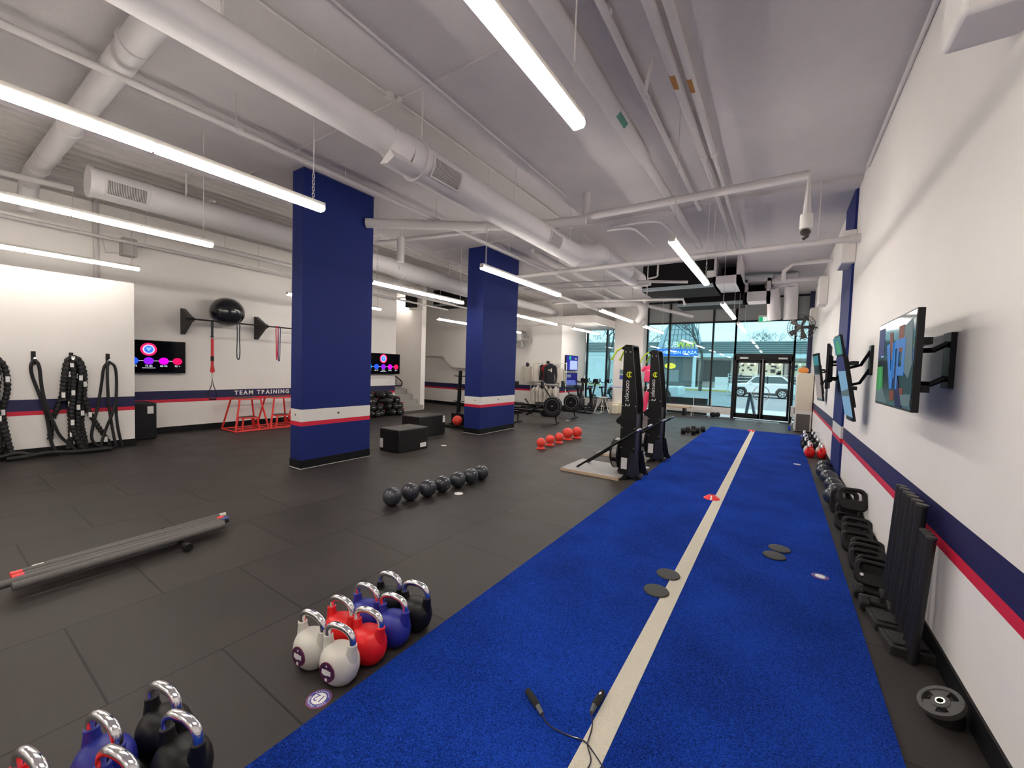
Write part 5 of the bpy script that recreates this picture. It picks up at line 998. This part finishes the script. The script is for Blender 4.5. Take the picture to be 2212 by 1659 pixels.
# ================================================================ OUTSIDE
asph = mat('asphalt', (.30, .34, .35), .8, noise=.15, nscale=3); walk = mat('pavement', (.72, .78, .80), .8, noise=.08, nscale=2); fas = mat('fascia', (.24, .30, .30), .6, noise=.08); fasl = mat('fascia_light', (.60, .72, .72), .6); brick = mat('shop_brick', (.46, .40, .34), .8, noise=.15); dglass = mat('shop_glass', (.05, .06, .06), .12); warm = mat('shop_light', (1, .86, .62), .5, emit=.75)
structure(B().box(-60, 60, YF, 22, -.25, -.04).to('pavement', walk))
structure(B().box(-60, 60, 22, 49, -.30, -.12).to('street', asph)); structure(B().box(-60, 60, 43.5, 50.5, -.3, .02).to('far_pavement', walk))
b = B(); b.box(-30, 30, 43.3, 43.5, -.12, .05); tag(b.to('kerb', mat('kerb_yellow', (.55, .48, .16), .7)), 'yellow painted kerb across the street', 'kerb')
# strip mall behind
t = thing('shop_building', 'long low shopping building with grey ribbed roof edge across the street', 'building', (0, 52, 0))
B().box(-40, 30, 50.5, 60, 0, 3.4).to('wall', brick, t)
b = B()
for k in range(7): b.prism([(49.2, 3.75+.20*k), (49.1, 3.82+.20*k), (49.2, 3.93+.20*k), (49.6, 3.93+.20*k), (49.6, 3.75+.20*k)], -40, 30, 'x')
b.to('ribbed_roof_edge', fas, t); B().box(-40, 30, 49.0, 50.6, 3.40, 3.80).to('light_fascia', fasl, t)
for x0, x1 in ((-30, -26), (-24.5, -21), (-19.5, -16), (-9.5, -7.9), (-7.4, -4.6), (-3.9, -1.9), (-1.7, .3), (.6, 2.6), (3.2, 6)):
    w = B().box(x0, x1, 50.4, 50.5, .7 if x0 > -7.5 else .1, 3.1).to('shop_window', dglass, t)
    if x0 > -5:
        B().box(x0+.12, x1-.12, 50.37, 50.4, 1.5, 3.0).to('lit_interior', mat('shop_inside', (.55, .50, .36), .6, noise=.5, nscale=3, emit=.28), w)
        rn = random.Random(int(x0*10)); b = B()
        for k in range(7): xa = rn.uniform(x0+.1, x1-.5); za = rn.uniform(1.5, 2.7); b.box(xa, xa+rn.uniform(.1, .5), 50.33, 50.36, za, za+rn.uniform(.08, .4))
        b.to('window_shelf', dglass, w); b = B()
        for k in range(3): b.sph((x0+.4+k*(x1-x0-.8)/2, 50.3, 2.8), .12, 10, 6)
        b.to('shop_lamp', warm, w)
for x in (-25.3, -20.3, -15.2, -8.15, 3, 7): B().box(x-.18, x+.18, 49.3, 49.6, 0, 3.4).to('post', fasl, t)
B().box(-12.1, -8.2, 50.2, 50.4, .1, 3.3).to('sandwich_shop_front', mat('shopfront', (.16, .17, .16), .3), t)
b = B(); b.prism(disc2(-10.9, 2.35, .62, 28, .33), 50.1, 50.2, 'y'); b.to('oval_sign', mat('oval_yellow', (.85, .75, .05), .5, emit=.9), t)
text('OPEN', .32, frame((-10.9, 50.08, 2.35), (1, 0, 0), (0, 0, 1)), mat('oval_red', (.8, .1, .03), .5, emit=.8), t, 'open_lettering')
b = B(); b.box(-11.8, -9.9, 50.15, 50.2, .5, 1.9); b.to('door_glass', mat('shop_door', (.30, .34, .33), .3), t)
# curved glass gable with signs
gt = thing('glass_gable', 'rounded glass shop front with a yellow and white sandwich shop sign', 'building front', (-9.9, 48.6, 3.3))
gg = mat('gable_glass', (.50, .61, .64), .3); b = B(); b.prism([(-12.2, 4.2), (-7.9, 4.2), (-7.5, 5.2), (-7.8, 6.3), (-8.5, 7.3), (-10.8, 7.4), (-11.5, 6.4)], 48.9, 49.4, 'y'); b.to('glass_face', gg, gt)
b = B()
for k in range(9): b.tube([(-11.6+.5*k, 48.86, 4.2), (-10.9+.35*k, 48.86, 7.3)], .03, 4)
for z in (5.3, 5.9, 6.5, 7.0): b.tube([(-11.8+(z-4.2)*.35, 48.86, z), (-7.75, 48.86, z)], .02, 4)
b.to('glazing_bar', mat('bar_dark', (.12, .17, .18), .5), gt)
text('SUB', .85, frame((-10.55, 48.7, 4.72), (1, 0, 0), (0, 0, 1)), mat('sub_white', (.9, .95, .93), .5, emit=.45), gt, 'sign_lettering', ext=.04); text('WAY', .85, frame((-9.0, 48.7, 4.72), (1, 0, 0), (0, 0, 1)), mat('sub_yellow', (.80, .78, .03), .5, emit=.25), gt, 'sign_lettering', ext=.04)
bt = thing('plaza_sign', 'long blue sign board with white words across the street', 'sign', (-9.9, 48.3, 3.45)); B().box(-12.15, -7.75, 48.3, 48.6, 3.45, 4.25).to('board', mat('sign_board', (.03, .20, .80), .5), bt)
text('EXHIBITION PLAZA', .50, frame((-9.95, 48.27, 3.85), (1, 0, 0), (0, 0, 1)), mat('sub_white', (0, 0, 0)), bt, 'sign_lettering', ext=.01)
for x in (-11.9, -7.95): B().box(x-.13, x+.13, 48.35, 48.55, 0, 3.45).to('post', fasl, bt)
# dark canopy outside above the windows
b = B(); b.box(-14, 6, 17.1, 19.0, 3.75, 4.3); structure(b.to('trim_4', mat('canopy', (.14, .165, .165), .6)))
# cars
def car(label, x, y, L, col, suv=True, flip=False, nm='parked_car'):
    t = thing(nm, label, 'car', (x, y, -.12), pi if flip else 0); h = 1.68 if suv else 1.42; wdt = 1.85
    paint = mat('paint_'+label[:5], col, .3, coat=.4)
    lo = [(-L/2, .45), (-L/2+.05, .95), (-L/2+.9, 1.08 if suv else .92), (L/2-.15, 1.10 if suv else .98), (L/2, .8), (L/2, .4), (L/2-.2, .28), (-L/2+.2, .28)]
    b = B(); b.prism(lo, -wdt/2, wdt/2, 'y'); b.to('body', paint, t, local=True, bevel=.08, seg=3)
    up = [(-L/2+1.2, 1.05), (-L/2+1.75, h-.04), (-L/2+2.3, h), (L/2-.9, h), (L/2-.25, 1.08)] if suv else [(-L/2+1.0, .93), (-L/2+1.9, h-.03), (-L/2+2.4, h), (L/2-1.5, h-.08), (L/2-.5, .98)]
    b = B(); b.prism(up, -wdt/2+.12, wdt/2-.12, 'y'); b.to('cabin', paint, t, local=True, bevel=.07, seg=3)
    gl = mat('car_glass', (.10, .16, .17), .08); b = B(); cx_ = sum(p[0] for p in up)/len(up)
    for s in (-1, 1): b.prism([(cx_+(u-cx_)*.88, 1.12+(v-1.05)*.82) for u, v in up], s*(wdt/2-.118)-.008, s*(wdt/2-.118)+.008, 'y')
    b.to('side_glass', gl, t, local=True)
    b = B(); b.box(cx_-.05, cx_+.03, -wdt/2+.105, wdt/2-.105, 1.05, h-.03); b.to('door_pillar', blackp, t, local=True)
    for wx in (-L/2+.88, L/2-.92):
        b = B(); b.prism([(wx-.47, .25), (wx-.42, .55), (wx-.25, .78), (wx+.25, .78), (wx+.42, .55), (wx+.47, .25)], -wdt/2-.012, wdt/2+.012, 'y'); b.to('wheel_arch', mat('arch_dark', (.03, .035, .036), .6), t, local=True)
        for s in (-1, 1):
            w = B().cyl((wx, s*(wdt/2-.2), .34), (wx, s*(wdt/2+.03), .34), .34, n=28).to('wheel', rubber, t, local=True); b = B(); b.cyl((wx, s*(wdt/2+.025), .34), (wx, s*(wdt/2+.04), .34), .20, n=24); 
            rim = b.to('rim', mat('rim_dark', (.10, .12, .12), .4), w, local=True); b = B()
            for k in range(5): a = 2*pi*k/5; b.tube([(wx, s*(wdt/2+.045), .34), (wx+.21*cos(a), s*(wdt/2+.045), .34+.21*sin(a))], .03, 5)
            b.tube([(wx+.215*cos(2*pi*i/24), s*(wdt/2+.045), .34+.215*sin(2*pi*i/24)) for i in range(24)], .018, 5, closed=True); b.to('rim_spokes', mat('rim_light', (.55, .62, .62), .3), w, local=True)
    b = B(); b.box(-L/2+1.45, -L/2+1.62, -wdt/2-.12, -wdt/2+.05, 1.05, 1.2); b.to('mirror', paint, t, local=True)
    b = B(); b.box(-L/2+.9, L/2-.9, -wdt/2-.005, wdt/2+.005, .22, .38); b.to('sill', mat('arch_dark', (0, 0, 0)), t, local=True)
    return t
car('white sport utility car seen side-on through the glass doors', -1.15, 37.0, 4.5, (.80, .86, .87))
car('pale low car parked at the left behind the front window', -6.9, 24.6, 4.6, (.68, .76, .78), suv=False, flip=True)
b = B(); b.box(-40, 30, 24.0, 24.2, -.12, .04) if False else b.box(-40, 30, 22.0, 22.2, -.12, -.02); structure(b.to('trim_5', walk))
# white crate / box by shops, fence
b = B(); b.box(-5.4, -4.3, 44.6, 45.2, .0, 1.3); tag(b.to('white_box', whitep), 'white box standing on the pavement across the street', 'box')
b = B()
for z in (.75, 1.05, 1.35, 1.6): b.box(-3.9, 2.0, 41.0, 41.05, z, z+.05)
for x in (-3.9, -2, 0, 2.0): b.box(x-.03, x+.03, 41.0, 41.05, -.1, 1.65)
tag(b.to('rail_fence', fasl), 'pale rail fence behind the white sport utility car', 'fence')
# sandwich board frame outside the left door
t = thing('sandwich_board', 'grey folding sandwich board standing outside the left glass door', 'sandwich board', (-.95, 18.4, -.04))
b = B(); b.prism([(-1.10, -.04), (-1.02, -.04), (-.91, .88), (-.95, .92), (-.99, .88)], 18.0, 18.6, 'y'); b.to('side_panel', mat('board_grey', (.10, .13, .14), .5), t); b = B(); b.prism([(-.78, -.04), (-.70, -.04), (-.90, .88), (-.95, .92), (-.97, .88)], 18.0, 18.6, 'y'); b.to('side_panel', mat('board_grey', (0, 0, 0)), t)
# trees
bark = mat('bark', (.07, .075, .07), .9)
def tree(label, x, y, h, seed, spread=1.0):
    rnd = random.Random(seed); t = thing('bare_tree', label, 'tree', (x, y, -.1)); tr = B(); br = B()
    tr.tube([(x, y, -.1), (x+.1, y, h*.3), (x-.05, y, h*.45)], [.16, .12, .10], 8); tr.to('trunk', bark, t)
    def grow(p, d, L, r, n):
        q = p+d*L; br.tube([p, (p+q)/2+Vector((rnd.uniform(-.1, .1), 0, rnd.uniform(-.1, .1)))*L, q], [r, r*.8, r*.6], 4)
        if n:
            for _ in range(3):
                e = (d+Vector((rnd.uniform(-.8, .8)*spread, rnd.uniform(-.5, .5), rnd.uniform(-.2, .55)))).normalized(); grow(q, e, L*rnd.uniform(.6, .85), r*.6, n-1)
    for k in range(4): grow(Vector((x, y, h*.4)), Vector((rnd.uniform(-.7, .7), rnd.uniform(-.4, .4), 1)).normalized(), h*.22, .07, 4)
    br.to('branches', bark, t); return t
tree('bare street tree seen through the front window right of the blue sign', -6.4, 42.5, 8.5, 3); tree('bare street tree seen through the far left window', -14.0, 38, 8.0, 5)
for i, (x, h) in enumerate(((-2, 7.5), (3.5, 7.0), (8, 7.5), (-18, 8.5), (-24, 8))): tree('bare tree rising behind the shop roof, %s' % ('above the doors', 'right of the doors', 'furthest right', 'left of the glass gable', 'furthest left')[i], x, 63, h, 20+i, 1.5)
t = thing('office_building', 'pale building left of the street behind the far left window', 'building', (-27, 58, 0)); B().box(-40, -17, 46.5, 48, 0, 3.3).to('wall', mat('pale_wall', (.62, .68, .66), .7), t)
for x in (-33, -27, -21.5): B().box(x-1.6, x+1.6, 46.4, 46.5, .9, 2.6).to('window', mat('office_glass', (.12, .18, .20), .2), t)
